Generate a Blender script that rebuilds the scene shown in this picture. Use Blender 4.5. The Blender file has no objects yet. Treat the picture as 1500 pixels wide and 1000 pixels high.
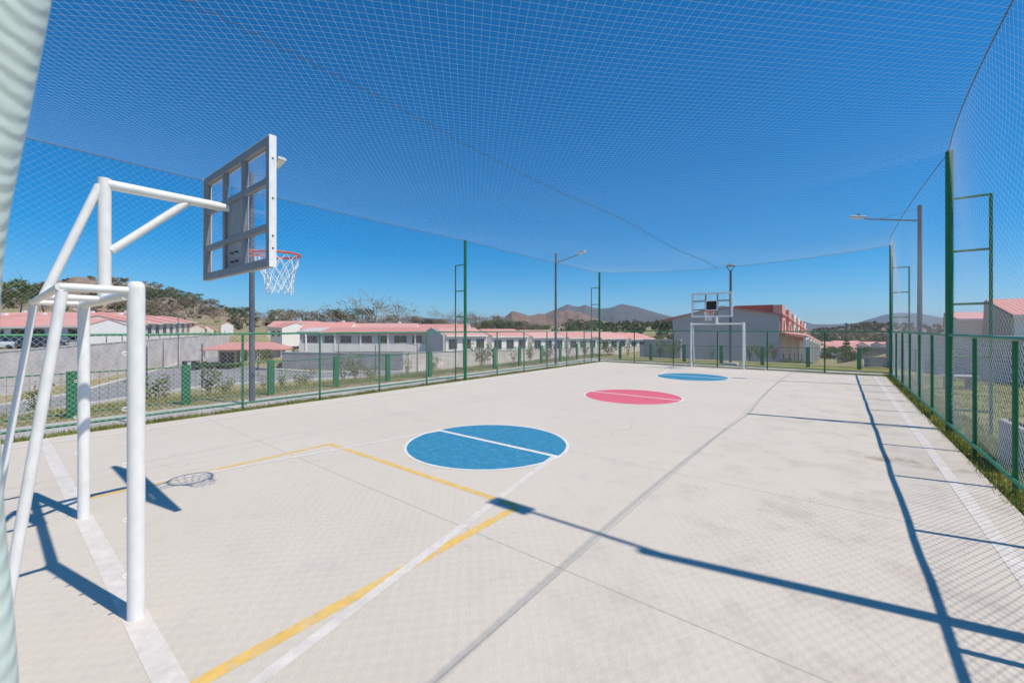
import bpy, math, random
import numpy as np
from mathutils import Vector, Matrix
random.seed(7); rng = np.random.default_rng(7)
S = bpy.context.scene; COL = S.collection
H = 1.9                                   # eye height; the court plan is measured in eye heights
F, YH, A = 608.6, 481.67, math.radians(38.234)
CA, SA = math.cos(A), math.sin(A)
def depth(x, z): return (x*CA - z*SA, x*SA + z*CA)          # camera right/forward -> court X, Y
def at(px, py, L=0.0):
    z = (H-L)*F/(py-YH); return depth((px-750)/F*z, z)
def col(px, z): return depth((px-750)/F*z, z)
def hz(py, z): return H-(py-YH)/F*z
def lerp(a, b, t): return a+(b-a)*t
def sst(a, b, v):
    t = np.clip((v-a)/(b-a), 0, 1); return t*t*(3-2*t)

# ---------------------------------------------------------------- materials
def M(name, c, rough=.7, var=.12, scale=6, metal=0, bump=0, bscale=30, rnd=0, c2=None, detail=6, spec=.4):
    m = bpy.data.materials.new(name); m.use_nodes = True; nt = m.node_tree; N = nt.nodes; L = nt.links
    b = N['Principled BSDF']; b.inputs['Roughness'].default_value = rough; b.inputs['Metallic'].default_value = metal
    b.inputs['Specular IOR Level'].default_value = spec
    tc = N.new('ShaderNodeTexCoord'); no = N.new('ShaderNodeTexNoise')
    no.inputs['Scale'].default_value = scale; no.inputs['Detail'].default_value = detail
    no.inputs['Roughness'].default_value = .65
    L.new(tc.outputs['Object'], no.inputs['Vector'])
    rp = N.new('ShaderNodeValToRGB'); rp.color_ramp.elements[0].position = .3; rp.color_ramp.elements[1].position = .7
    d = c2 or [min(1, x*(1+var)) for x in c]; e = c if c2 else [x*(1-var) for x in c]
    rp.color_ramp.elements[0].color = (*e, 1); rp.color_ramp.elements[1].color = (*d, 1)
    L.new(no.outputs['Fac'], rp.inputs['Fac']); out = rp.outputs['Color']
    if rnd:
        oi = N.new('ShaderNodeObjectInfo'); mr = N.new('ShaderNodeMapRange')
        mr.inputs['To Min'].default_value = 1-rnd; mr.inputs['To Max'].default_value = 1+rnd
        L.new(oi.outputs['Random'], mr.inputs['Value'])
        hs = N.new('ShaderNodeHueSaturation'); L.new(mr.outputs['Result'], hs.inputs['Value']); L.new(out, hs.inputs['Color']); out = hs.outputs['Color']
    L.new(out, b.inputs['Base Color'])
    if bump:
        n2 = N.new('ShaderNodeTexNoise'); n2.inputs['Scale'].default_value = bscale; n2.inputs['Detail'].default_value = 8
        L.new(tc.outputs['Object'], n2.inputs['Vector'])
        bp = N.new('ShaderNodeBump'); bp.inputs['Strength'].default_value = bump; bp.inputs['Distance'].default_value = .02
        L.new(n2.outputs['Fac'], bp.inputs['Height']); L.new(bp.outputs['Normal'], b.inputs['Normal'])
    return m
def nodes(m): return m.node_tree.nodes, m.node_tree.links, m.node_tree.nodes['Principled BSDF']

def brick_mat(name, c1, c2, mortar, bw=.4, bh=.2, ms=.012):
    m = M(name, c1, .9, bump=.15, bscale=20); N, L, b = nodes(m)
    tc = N.new('ShaderNodeTexCoord'); sp = N.new('ShaderNodeSeparateXYZ'); cb = N.new('ShaderNodeCombineXYZ')
    L.new(tc.outputs['Object'], sp.inputs[0]); L.new(sp.outputs['X'], cb.inputs['X']); L.new(sp.outputs['Z'], cb.inputs['Y'])
    br = N.new('ShaderNodeTexBrick'); br.inputs['Scale'].default_value = 1; br.inputs['Brick Width'].default_value = bw
    br.inputs['Row Height'].default_value = bh; br.inputs['Mortar Size'].default_value = ms
    br.inputs['Color1'].default_value = (*c1, 1); br.inputs['Color2'].default_value = (*c2, 1); br.inputs['Mortar'].default_value = (*mortar, 1)
    L.new(cb.outputs[0], br.inputs['Vector'])
    no = N.new('ShaderNodeTexNoise'); no.inputs['Scale'].default_value = .7; no.inputs['Detail'].default_value = 7
    L.new(tc.outputs['Object'], no.inputs['Vector'])
    mr = N.new('ShaderNodeMapRange'); mr.inputs['From Min'].default_value = .3; mr.inputs['From Max'].default_value = .7
    mr.inputs['To Min'].default_value = .78; mr.inputs['To Max'].default_value = 1.12; L.new(no.outputs['Fac'], mr.inputs['Value'])
    hs = N.new('ShaderNodeHueSaturation'); L.new(br.outputs['Color'], hs.inputs['Color']); L.new(mr.outputs['Result'], hs.inputs['Value'])
    L.new(hs.outputs['Color'], b.inputs['Base Color']); return m

def tile_mat(name, c, dark):
    m = M(name, c, .75, rnd=.12); N, L, b = nodes(m)
    tc = N.new('ShaderNodeTexCoord'); w = N.new('ShaderNodeTexWave'); w.inputs['Scale'].default_value = 1.2; w.bands_direction = 'X'
    w.inputs['Distortion'].default_value = .3
    L.new(tc.outputs['Object'], w.inputs['Vector'])
    src = b.inputs['Base Color'].links[0].from_socket
    no = N.new('ShaderNodeTexNoise'); no.inputs['Scale'].default_value = 1.1; no.inputs['Detail'].default_value = 8; L.new(tc.outputs['Object'], no.inputs['Vector'])
    mu = N.new('ShaderNodeMath'); mu.operation = 'MULTIPLY'; L.new(w.outputs['Fac'], mu.inputs[0]); L.new(no.outputs['Fac'], mu.inputs[1])
    mx = N.new('ShaderNodeMix'); mx.data_type = 'RGBA'; mx.inputs['B'].default_value = (*dark, 1)
    L.new(mu.outputs[0], mx.inputs['Factor']); L.new(src, mx.inputs['A']); L.new(mx.outputs['Result'], b.inputs['Base Color'])
    bp = N.new('ShaderNodeBump'); bp.inputs['Strength'].default_value = .5; bp.inputs['Distance'].default_value = .05
    L.new(w.outputs['Fac'], bp.inputs['Height']); L.new(bp.outputs['Normal'], b.inputs['Normal']); return m

def concrete_court():
    m = M('court_concrete', (.555, .517, .48), .85, bump=.22, bscale=55); N, L, b = nodes(m)
    g = N.new('ShaderNodeNewGeometry'); P = g.outputs['Position']
    def noise(s, d=8, r=.62):
        n = N.new('ShaderNodeTexNoise'); n.inputs['Scale'].default_value = s; n.inputs['Detail'].default_value = d; n.inputs['Roughness'].default_value = r
        L.new(P, n.inputs['Vector']); return n.outputs['Fac']
    def mr(v, a, bb, c, d):
        x = N.new('ShaderNodeMapRange'); x.interpolation_type = 'SMOOTHSTEP'
        for k, q in (('From Min', a), ('From Max', bb), ('To Min', c), ('To Max', d)): x.inputs[k].default_value = q
        L.new(v, x.inputs['Value']); return x.outputs['Result']
    def mix(f, a, bcol):
        x = N.new('ShaderNodeMix'); x.data_type = 'RGBA'; L.new(f, x.inputs['Factor'])
        if isinstance(a, tuple): x.inputs['A'].default_value = (*a, 1)
        else: L.new(a, x.inputs['A'])
        x.inputs['B'].default_value = (*bcol, 1); return x.outputs['Result']
    def op(o, a, bb=None):
        x = N.new('ShaderNodeMath'); x.operation = o
        for i, v in enumerate((a, bb)):
            if v is None: continue
            if isinstance(v, (int, float)): x.inputs[i].default_value = v
            else: L.new(v, x.inputs[i])
        return x.outputs[0]
    c = mix(mr(noise(.35), .35, .68, 0, 1), (.612, .540, .447), (.590, .518, .426))
    c = mix(mr(noise(2.6, 10, .7), .5, .75, 0, .4), c, (.46, .418, .385))
    c = mix(mr(noise(9, 10, .75), .56, .78, 0, .5), c, (.44, .39, .36))
    c = mix(mr(noise(38, 6, .7), .62, .75, 0, .55), c, (.34, .30, .28))
    c = mix(mr(noise(17, 4, .5), .3, .22, 0, .35), c, (.66, .62, .59))
    sp = N.new('ShaderNodeSeparateXYZ'); L.new(P, sp.inputs[0]); X, Y = sp.outputs['X'], sp.outputs['Y']
    # scuffs on the right half
    right = mr(X, -3.2, .8, 0, 1)
    c = mix(op('MULTIPLY', right, mr(noise(1.3, 9, .7), .45, .68, 0, .6)), c, (.44, .36, .31))
    # brown soil smear near the right touchline
    ex = op('ADD', X, -.78); ey = op('ADD', Y, -8.15)
    rr = op('ADD', op('MULTIPLY', op('MULTIPLY', ex, ex), 1.6), op('MULTIPLY', op('MULTIPLY', ey, ey), 14.))
    c = mix(op('MULTIPLY', mr(rr, .1, 1.1, 1, 0), mr(noise(3.5, 10, .75), .42, .6, 0, .75)), c, (.27, .185, .12))
    vo = N.new('ShaderNodeTexVoronoi'); vo.inputs['Scale'].default_value = .55; L.new(P, vo.inputs['Vector'])
    c = mix(mr(vo.outputs['Distance'], .012, .026, .75, 0), c, (.12, .10, .09))
    wv = N.new('ShaderNodeTexNoise'); wv.inputs['Scale'].default_value = 1.7; wv.inputs['Detail'].default_value = 5; L.new(P, wv.inputs['Vector'])
    va = N.new('ShaderNodeVectorMath'); va.operation = 'MULTIPLY_ADD'; L.new(wv.outputs['Color'], va.inputs[0]); va.inputs[1].default_value = (.7, .7, .7); L.new(P, va.inputs[2])
    ve = N.new('ShaderNodeTexVoronoi'); ve.feature = 'DISTANCE_TO_EDGE'; ve.inputs['Scale'].default_value = .21; L.new(va.outputs[0], ve.inputs['Vector'])
    c = mix(op('MULTIPLY', mr(ve.outputs['Distance'], .0008, .0022, 1, 0), mr(noise(.5, 4), .5, .62, 0, .35)), c, (.25, .21, .19))
    L.new(c, b.inputs['Base Color']); return m

def paint_mat(name, c, wear=.5, under=(.55, .51, .475), sc=14):
    m = M(name, c, .6, bump=.15, bscale=60); N, L, b = nodes(m)
    src = b.inputs['Base Color'].links[0].from_socket
    g = N.new('ShaderNodeNewGeometry'); n = N.new('ShaderNodeTexNoise'); n.inputs['Scale'].default_value = sc; n.inputs['Detail'].default_value = 12
    n.inputs['Roughness'].default_value = .75; L.new(g.outputs['Position'], n.inputs['Vector'])
    x = N.new('ShaderNodeMapRange'); x.inputs['From Min'].default_value = .48; x.inputs['From Max'].default_value = .72; x.inputs['To Max'].default_value = wear
    L.new(n.outputs['Fac'], x.inputs['Value'])
    mx = N.new('ShaderNodeMix'); mx.data_type = 'RGBA'; L.new(x.outputs['Result'], mx.inputs['Factor']); L.new(src, mx.inputs['A']); mx.inputs['B'].default_value = (*under, 1)
    L.new(mx.outputs['Result'], b.inputs['Base Color']); return m

def glass_mat(name, tint, k):
    m = bpy.data.materials.new(name); m.use_nodes = True; nt = m.node_tree; N = nt.nodes; L = nt.links
    N.remove(N['Principled BSDF']); o = N['Material Output']
    t = N.new('ShaderNodeBsdfTransparent'); t.inputs['Color'].default_value = (*tint, 1)
    g = N.new('ShaderNodeBsdfGlossy'); g.inputs['Roughness'].default_value = .08
    dd = N.new('ShaderNodeBsdfTranslucent'); dd.inputs['Color'].default_value = (.9, .92, .94, 1)
    lw = N.new('ShaderNodeLayerWeight'); lw.inputs['Blend'].default_value = .2; fr = N.new('ShaderNodeMath'); fr.operation = 'MULTIPLY'; fr.inputs[1].default_value = .12; L.new(lw.outputs['Facing'], fr.inputs[0])
    tc = N.new('ShaderNodeTexCoord'); no = N.new('ShaderNodeTexNoise'); no.inputs['Scale'].default_value = 3; no.inputs['Detail'].default_value = 8
    L.new(tc.outputs['Object'], no.inputs['Vector'])
    mr = N.new('ShaderNodeMapRange'); mr.inputs['From Min'].default_value = .35; mr.inputs['From Max'].default_value = .75; mr.inputs['To Min'].default_value = 0; mr.inputs['To Max'].default_value = k
    L.new(no.outputs['Fac'], mr.inputs['Value'])
    a = N.new('ShaderNodeMixShader'); L.new(fr.outputs[0], a.inputs[0]); L.new(t.outputs[0], a.inputs[1]); L.new(g.outputs[0], a.inputs[2])
    c = N.new('ShaderNodeMixShader'); L.new(mr.outputs['Result'], c.inputs[0]); L.new(a.outputs[0], c.inputs[1]); L.new(dd.outputs[0], c.inputs[2])
    L.new(c.outputs[0], o.inputs['Surface']); return m

def ground_mat(name, c1, c2, c3, s=.35):
    m = M(name, c1, .95, bump=.5, bscale=14, spec=.1); N, L, b = nodes(m)
    g = N.new('ShaderNodeNewGeometry'); out = None
    for sc, lo, hi, cc in ((s, .38, .62, c2), (s*7, .48, .62, c3), (s*40, .5, .7, tuple(x*.55 for x in c1))):
        n = N.new('ShaderNodeTexNoise'); n.inputs['Scale'].default_value = sc; n.inputs['Detail'].default_value = 8; n.inputs['Roughness'].default_value = .68
        L.new(g.outputs['Position'], n.inputs['Vector'])
        x = N.new('ShaderNodeMapRange'); x.inputs['From Min'].default_value = lo; x.inputs['From Max'].default_value = hi; L.new(n.outputs['Fac'], x.inputs['Value'])
        mx = N.new('ShaderNodeMix'); mx.data_type = 'RGBA'; L.new(x.outputs['Result'], mx.inputs['Factor'])
        if out is None: mx.inputs['A'].default_value = (*c1, 1)
        else: L.new(out, mx.inputs['A'])
        mx.inputs['B'].default_value = (*cc, 1); out = mx.outputs['Result']
    L.new(out, b.inputs['Base Color']); return m

def leaf_mat(name, c, rnd=.25):
    m = M(name, c, .6, var=.3, scale=1.3, rnd=rnd, spec=.25); N, L, b = nodes(m)
    src = b.inputs['Base Color'].links[0].from_socket
    tr = N.new('ShaderNodeBsdfTranslucent'); L.new(src, tr.inputs['Color'])
    mx = N.new('ShaderNodeMixShader'); mx.inputs[0].default_value = .25
    L.new(b.outputs[0], mx.inputs[1]); L.new(tr.outputs[0], mx.inputs[2]); L.new(mx.outputs[0], N['Material Output'].inputs['Surface']); return m

def worn_enamel():
    m = M('white_enamel', (.81, .785, .745), .38, var=.05, scale=3, bump=.06); N, L, b = nodes(m); src = b.inputs['Base Color'].links[0].from_socket
    tc = N.new('ShaderNodeTexCoord'); out = src
    for sc, lo, hi, k, c in ((34, .66, .72, .8, (.30, .17, .10)), (5, .55, .75, .35, (.58, .55, .50))):
        n = N.new('ShaderNodeTexNoise'); n.inputs['Scale'].default_value = sc; n.inputs['Detail'].default_value = 9; n.inputs['Roughness'].default_value = .7; L.new(tc.outputs['Object'], n.inputs['Vector'])
        x = N.new('ShaderNodeMapRange'); x.inputs['From Min'].default_value = lo; x.inputs['From Max'].default_value = hi; x.inputs['To Max'].default_value = k; L.new(n.outputs['Fac'], x.inputs['Value'])
        q = N.new('ShaderNodeMix'); q.data_type = 'RGBA'; L.new(x.outputs['Result'], q.inputs['Factor']); L.new(out, q.inputs['A']); q.inputs['B'].default_value = (*c, 1); out = q.outputs['Result']
    L.new(out, b.inputs['Base Color']); return m
m_court = concrete_court()
m_white_line = paint_mat('white_line_paint', (.685, .62, .55), .9, (.60, .52, .445), sc=8)
m_ring = paint_mat('white_ring_paint', (.74, .70, .64), .55)
m_yellow = paint_mat('yellow_line_paint', (.74, .47, .12), .8, sc=9)
m_yellowf = paint_mat('faded_yellow_paint', (.66, .52, .33), .9, (.60, .53, .475), sc=9)
m_blue = paint_mat('blue_court_paint', (.03, .215, .36), .75, (.14, .345, .45), sc=9)
m_red = paint_mat('red_court_paint', (.70, .125, .165), .3, (.68, .30, .31), sc=11)
m_joint = M('joint_filler', (.43, .385, .34), .9)
m_white = worn_enamel()
m_boardframe = M('galvanised_frame', (.26, .26, .265), .5, var=.12, scale=5)
m_whiteframe = M('white_board_edge', (.8, .8, .79), .45, var=.04)
m_plate = M('grey_plate', (.34, .35, .355), .55, var=.18, scale=4)
m_black = M('black_panel', (.02, .02, .02), .5)
m_acrylic = glass_mat('scratched_acrylic', (.985, .99, 1), .16)
m_rim = M('orange_rim', (.62, .12, .055), .45, var=.2)
m_cord = M('white_cord', (.82, .82, .80), .8)
m_green = M('green_enamel', (.016, .155, .062), .42, var=.2, scale=4, bump=.05)
m_greenlite = M('green_rail_enamel', (.03, .20, .09), .38, var=.2, scale=4)
m_wire = M('galvanised_wire', (.64, .66, .66), .5, metal=0, var=.1)
m_greenwire = M('dark_green_wire', (.03, .12, .07), .5)
m_net = M('white_nylon_net', (.74, .76, .78), .7, var=.05)
m_rope = M('grey_rope', (.10, .12, .15), .8)
m_steel = M('weathered_steel', (.105, .115, .14), .6, metal=0, var=.2, scale=3)
m_lamp = M('lamp_housing', (.45, .46, .47), .5)
m_lens = M('lamp_lens', (.75, .76, .72), .25)
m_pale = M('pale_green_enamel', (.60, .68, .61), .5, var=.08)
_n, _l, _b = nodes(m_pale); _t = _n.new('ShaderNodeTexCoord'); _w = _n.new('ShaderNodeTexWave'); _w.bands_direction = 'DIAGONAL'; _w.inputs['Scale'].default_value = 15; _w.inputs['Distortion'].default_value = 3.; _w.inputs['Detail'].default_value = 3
_l.new(_t.outputs['Object'], _w.inputs['Vector']); _p = _n.new('ShaderNodeBump'); _p.inputs['Strength'].default_value = .2; _p.inputs['Distance'].default_value = .012; _l.new(_w.outputs['Fac'], _p.inputs['Height']); _l.new(_p.outputs['Normal'], _b.inputs['Normal'])  # bump bands on the enamel stand in for stripes of net shadow
m_asphalt = M('asphalt', (.21, .205, .20), .9, c2=(.28, .27, .26), scale=1.5, bump=.2, bscale=50)
m_kerb = M('kerb_concrete', (.52, .49, .45), .9, var=.12, scale=1)
m_walk = M('walkway_concrete', (.50, .455, .42), .9, var=.16, scale=.9, bump=.2)
m_ground = ground_mat('dry_ground', (.33, .27, .15), (.20, .20, .07), (.42, .34, .22))
m_lawn = ground_mat('patchy_lawn', (.18, .20, .045), (.27, .25, .08), (.34, .28, .13), 1.1)
m_hill = ground_mat('brown_hillside', (.28, .195, .14), (.17, .15, .085), (.42, .29, .22), .03)
m_mtnb = ground_mat('brown_mountain', (.21, .125, .085), (.08, .075, .045), (.36, .21, .15), .015)
m_mtnf = ground_mat('dark_mountain', (.085, .085, .065), (.13, .095, .08), (.055, .065, .045), .008)
m_block = brick_mat('grey_block', (.45, .42, .40), (.38, .355, .34), (.56, .52, .50))
m_blockw = brick_mat('dusty_block', (.66, .58, .53), (.59, .52, .475), (.72, .66, .62))
m_beige = brick_mat('beige_block', (.62, .54, .46), (.57, .50, .43), (.67, .60, .53))
m_tile = tile_mat('salmon_roof_sheet', (.66, .31, .26), (.50, .20, .165))
m_tileb = tile_mat('pale_roof_sheet', (.70, .37, .32), (.55, .25, .21))
m_wallw = M('white_render', (.85, .81, .755), .85, var=.05, scale=.8, rnd=.06)
m_wallc = M('cream_render', (.78, .70, .60), .85, var=.06, scale=.8, rnd=.06)
m_wallg = M('grey_render', (.53, .49, .475), .9, var=.07, scale=.6)
m_pink = M('salmon_render', (.66, .34, .27), .85, var=.08)
m_maroon = M('maroon_render', (.42, .105, .085), .85, var=.1)
m_tan = M('tan_render', (.54, .42, .32), .85, var=.08)
m_win = M('dark_window', (.025, .03, .035), .12, spec=.6)
m_frame = M('window_frame', (.30, .30, .30), .5)
m_door = M('dark_door', (.10, .06, .045), .5)
m_bark = M('bark', (.16, .12, .09), .9, var=.3)
m_palebark = M('pale_bark', (.36, .31, .26), .9, var=.25)
LG = [leaf_mat('leaf_green_light', (.19, .24, .065)), leaf_mat('leaf_green', (.11, .155, .045)), leaf_mat('leaf_green_dark', (.06, .09, .03))]
LB = [leaf_mat('leaf_dry_light', (.34, .25, .165)), leaf_mat('leaf_dry', (.24, .17, .11)), leaf_mat('leaf_olive_dark', (.12, .115, .06))]
LY = [leaf_mat('leaf_yellow', (.30, .32, .05)), leaf_mat('leaf_lime', (.17, .23, .05)), leaf_mat('leaf_lime_dark', (.09, .13, .035))]
LT = [leaf_mat('twig_pale', (.34, .27, .19)), leaf_mat('twig_grey', (.24, .185, .14)), leaf_mat('twig_green', (.19, .19, .07))]
m_grass = leaf_mat('grass_blade', (.22, .27, .045)); m_grass2 = leaf_mat('grass_blade_dry', (.33, .29, .10))
m_carw = M('white_car_paint', (.78, .78, .78), .25, var=.02); m_carr = M('red_car_paint', (.45, .03, .03), .25, var=.02); m_card = M('dark_car_paint', (.05, .05, .06), .25, var=.02)
m_tyre = M('tyre_rubber', (.02, .02, .02), .9); m_lightr = M('tail_lamp', (.4, .02, .02), .3)
m_flower = leaf_mat('red_flower', (.45, .03, .035))

# ---------------------------------------------------------------- mesh builder
class MB:
    def __init__(s): s.v = []; s.f = []; s.m = []; s.sm = []
    def add(s, vs, fs, m=0, smooth=False):
        k = len(s.v); s.v += [tuple(map(float, p)) for p in vs]
        for f in fs: s.f.append([i+k for i in f]); s.m.append(m); s.sm.append(smooth)
        return s
    def box(s, c, d, rz=0, m=0):
        x, y, z = d[0]/2, d[1]/2, d[2]/2; cs, sn = math.cos(rz), math.sin(rz); P = []
        for a, b, e in ((-1,-1,-1),(1,-1,-1),(1,1,-1),(-1,1,-1),(-1,-1,1),(1,-1,1),(1,1,1),(-1,1,1)):
            u, w = a*x, b*y; P.append((c[0]+u*cs-w*sn, c[1]+u*sn+w*cs, c[2]+e*z))
        return s.add(P, [(3,2,1,0),(4,5,6,7),(0,1,5,4),(1,2,6,5),(2,3,7,6),(3,0,4,7)], m)
    def bb(s, x0, x1, y0, y1, z0, z1, m=0): return s.box(((x0+x1)/2, (y0+y1)/2, (z0+z1)/2), (x1-x0, y1-y0, z1-z0), 0, m)
    def tube(s, pts, r, n=12, m=0, cap=True, smooth=True):
        pts = [Vector(p) for p in pts]; k = len(pts); rs = r if isinstance(r, (list, tuple)) else [r]*k
        V = []; up = None
        for i, p in enumerate(pts):
            t = (pts[min(i+1, k-1)]-pts[max(i-1, 0)]).normalized()
            if up is None: up = Vector((0, 0, 1)) if abs(t.z) < .9 else Vector((1, 0, 0))
            a = t.cross(up).normalized(); b = a.cross(t).normalized(); up = b
            for j in range(n):
                q = 2*math.pi*j/n; V.append(p+(a*math.cos(q)+b*math.sin(q))*rs[i])
        Fs = [(i*n+j, i*n+(j+1) % n, (i+1)*n+(j+1) % n, (i+1)*n+j) for i in range(k-1) for j in range(n)]
        s.add(V, Fs, m, smooth)
        if cap:
            s.add(V[:n], [tuple(range(n))[::-1]], m); s.add(V[-n:], [tuple(range(n))], m)
        return s
    def poly(s, pts, z0, z1, m=0):              # closed prism over a ground polygon
        n = len(pts); ar = sum(pts[i][0]*pts[(i+1) % n][1]-pts[(i+1) % n][0]*pts[i][1] for i in range(n))
        if ar < 0: pts = pts[::-1]
        V = [(x, y, z0) for x, y in pts]+[(x, y, z1) for x, y in pts]
        return s.add(V, [tuple(range(n))[::-1], tuple(range(n, 2*n))]+[(i, (i+1) % n, n+(i+1) % n, n+i) for i in range(n)], m)
    def prof(s, pts, x0, x1, m=0, axis='x'):    # profile in (y, z) pulled along x
        n = len(pts)
        ar = sum(pts[i][0]*pts[(i+1) % n][1]-pts[(i+1) % n][0]*pts[i][1] for i in range(n))
        if ar < 0: pts = pts[::-1]
        g = (lambda x, p: (x, p[0], p[1])) if axis == 'x' else (lambda x, p: (-p[0] if 0 else p[0], x, p[1]))
        V = [g(x0, p) for p in pts]+[g(x1, p) for p in pts]
        fs = [tuple(range(n))[::-1], tuple(range(n, 2*n))]+[(i, (i+1) % n, n+(i+1) % n, n+i) for i in range(n)]
        if axis == 'y': fs = [f[::-1] for f in fs]
        return s.add(V, fs, m)
    def build(s, name, mats, parent=None, loc=None, bevel=0):
        me = bpy.data.meshes.new(name); me.from_pydata(s.v, [], s.f)
        for mm in (mats if isinstance(mats, (list, tuple)) else [mats]): me.materials.append(mm)
        me.polygons.foreach_set('material_index', s.m); me.polygons.foreach_set('use_smooth', s.sm); me.update()
        return link(name, me, parent, loc, bevel)
def link(name, me, parent=None, loc=None, bevel=0):
    o = bpy.data.objects.new(name, me); COL.objects.link(o)
    if parent: o.parent = parent
    if loc: o.location = loc
    if bevel:
        b = o.modifiers.new('bevel', 'BEVEL'); b.width = bevel; b.segments = 2; b.limit_method = 'ANGLE'
    return o
def strands(name, paths, r, mat, parent=None, sides=3):
    """thin cords, all in one mesh: paths are (n,3) arrays of equal or unequal length"""
    V = []; Q = []; k = 0; ang = np.arange(sides)*2*np.pi/sides
    for p in paths:
        p = np.asarray(p, float); n = len(p); t = np.gradient(p, axis=0); t /= np.linalg.norm(t, axis=1)[:, None]+1e-12
        ref = np.array([0, 0, 1.]) if abs(t[0, 2]) < .9 else np.array([1., 0, 0])
        a = np.cross(t, ref); a /= np.linalg.norm(a, axis=1)[:, None]+1e-12; b = np.cross(a, t)
        ring = p[:, None, :]+r*(a[:, None, :]*np.cos(ang)[None, :, None]+b[:, None, :]*np.sin(ang)[None, :, None])
        V.append(ring.reshape(-1, 3)); i = np.arange(n-1)[:, None]; j = np.arange(sides)[None, :]; j2 = (j+1) % sides
        Q.append((k+np.stack([i*sides+j, i*sides+j2, (i+1)*sides+j2, (i+1)*sides+j], -1)).reshape(-1, 4)); k += n*sides
    return quads(name, np.concatenate(V), np.concatenate(Q), [mat], None, parent)
def quads(name, V, Q, mats, mi=None, parent=None, smooth=False, loc=None):
    me = bpy.data.meshes.new(name); k = Q.shape[1]
    me.vertices.add(len(V)); me.vertices.foreach_set('co', np.asarray(V, np.float32).ravel())
    me.loops.add(Q.size); me.loops.foreach_set('vertex_index', Q.astype(np.int32).ravel())
    me.polygons.add(len(Q)); me.polygons.foreach_set('loop_start', np.arange(len(Q), dtype=np.int32)*k)
    try: me.polygons.foreach_set('loop_total', np.full(len(Q), k, np.int32))
    except Exception: pass
    for m in mats: me.materials.append(m)
    if mi is not None: me.polygons.foreach_set('material_index', np.asarray(mi, np.int32))
    if smooth: me.polygons.foreach_set('use_smooth', np.ones(len(Q), bool))
    me.update(); me.validate()
    return link(name, me, parent, loc)
def tag(o, label=None, cat=None, group=None, kind=None):
    for k, v in (('label', label), ('category', cat), ('group', group), ('kind', kind)):
        if v: o[k] = v
    return o
def thing(name, label, cat, loc=(0, 0, 0), rz=0, group=None):
    o = bpy.data.objects.new(name, None); COL.objects.link(o); o.location = loc; o.rotation_euler = (0, 0, rz); o.empty_display_size = .2
    return tag(o, label, cat, group)
def struct(o): o['kind'] = 'structure'; return o
KIDS = {}
def dup(o, parent=None):
    c = o.copy(); COL.objects.link(c)
    if parent: c.parent = parent
    for ch in [x for x in bpy.data.objects if x.parent == o]: dup(ch, c)
    return c

# ---------------------------------------------------------------- camera, light, world
cam = bpy.data.cameras.new('camera'); co = bpy.data.objects.new('camera', cam); COL.objects.link(co)
co.location = (0, 0, H); co.rotation_euler = (math.pi/2, 0, A); cam.sensor_width = 36; cam.lens = F/1500*36
cam.shift_y = (YH-500)/1500; cam.clip_end = 60000; cam.clip_start = .05; S.camera = co
cam.dof.use_dof = True; cam.dof.focus_distance = 8.; cam.dof.aperture_fstop = 2.6
SUN = Vector((.615, .13, 1)).normalized()
sl = bpy.data.lights.new('sun', 'SUN'); sl.energy = 4.2; sl.angle = math.radians(.58); sl.color = (1, .935, .835)
so = bpy.data.objects.new('sun', sl); COL.objects.link(so); so.rotation_euler = SUN.to_track_quat('Z', 'Y').to_euler(); so.location = (40, 10, 60)
W = bpy.data.worlds.new('World'); S.world = W; W.use_nodes = True; wn = W.node_tree.nodes; wl = W.node_tree.links
sky = wn.new('ShaderNodeTexSky'); sky.sky_type = 'NISHITA'; sky.sun_disc = False
sky.sun_elevation = math.asin(SUN.z); sky.sun_rotation = math.atan2(SUN.x, SUN.y)
sky.altitude = 0; sky.air_density = 1.0; sky.dust_density = 0; sky.ozone_density = 6.0
hs = wn.new('ShaderNodeHueSaturation'); hs.inputs['Saturation'].default_value = 1.46
tc = wn.new('ShaderNodeTexCoord'); va = wn.new('ShaderNodeVectorMath'); va.inputs[1].default_value = (0, 0, .035); vn = wn.new('ShaderNodeVectorMath'); vn.operation = 'NORMALIZE'
wl.new(tc.outputs['Generated'], va.inputs[0]); wl.new(va.outputs[0], vn.inputs[0]); wl.new(vn.outputs[0], sky.inputs[0])
mt = wn.new('ShaderNodeMix'); mt.data_type = 'RGBA'; mt.blend_type = 'MULTIPLY'; mt.inputs['Factor'].default_value = 1; mt.inputs['B'].default_value = (.94, .995, .98, 1)
wl.new(sky.outputs[0], mt.inputs['A']); wl.new(mt.outputs['Result'], hs.inputs['Color']); wl.new(hs.outputs[0], wn['Background'].inputs['Color']); wn['Background'].inputs['Strength'].default_value = .122
S.view_settings.view_transform = 'Standard'; S.view_settings.look = 'None'; S.view_settings.exposure = .15; S.view_settings.gamma = 1
S.cycles.transparent_max_bounces = 24; S.cycles.max_bounces = 6

# ---------------------------------------------------------------- plan (metres)
XL, XR, YF, YN = -5.87*H, .86*H, 11.85*H, -.35*H
XC = -2.5*H; YM = 5.97*H; STEP = .985*H
FX = -2.5*H
ZT = 2.76*H; HF = .94*H

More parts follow.
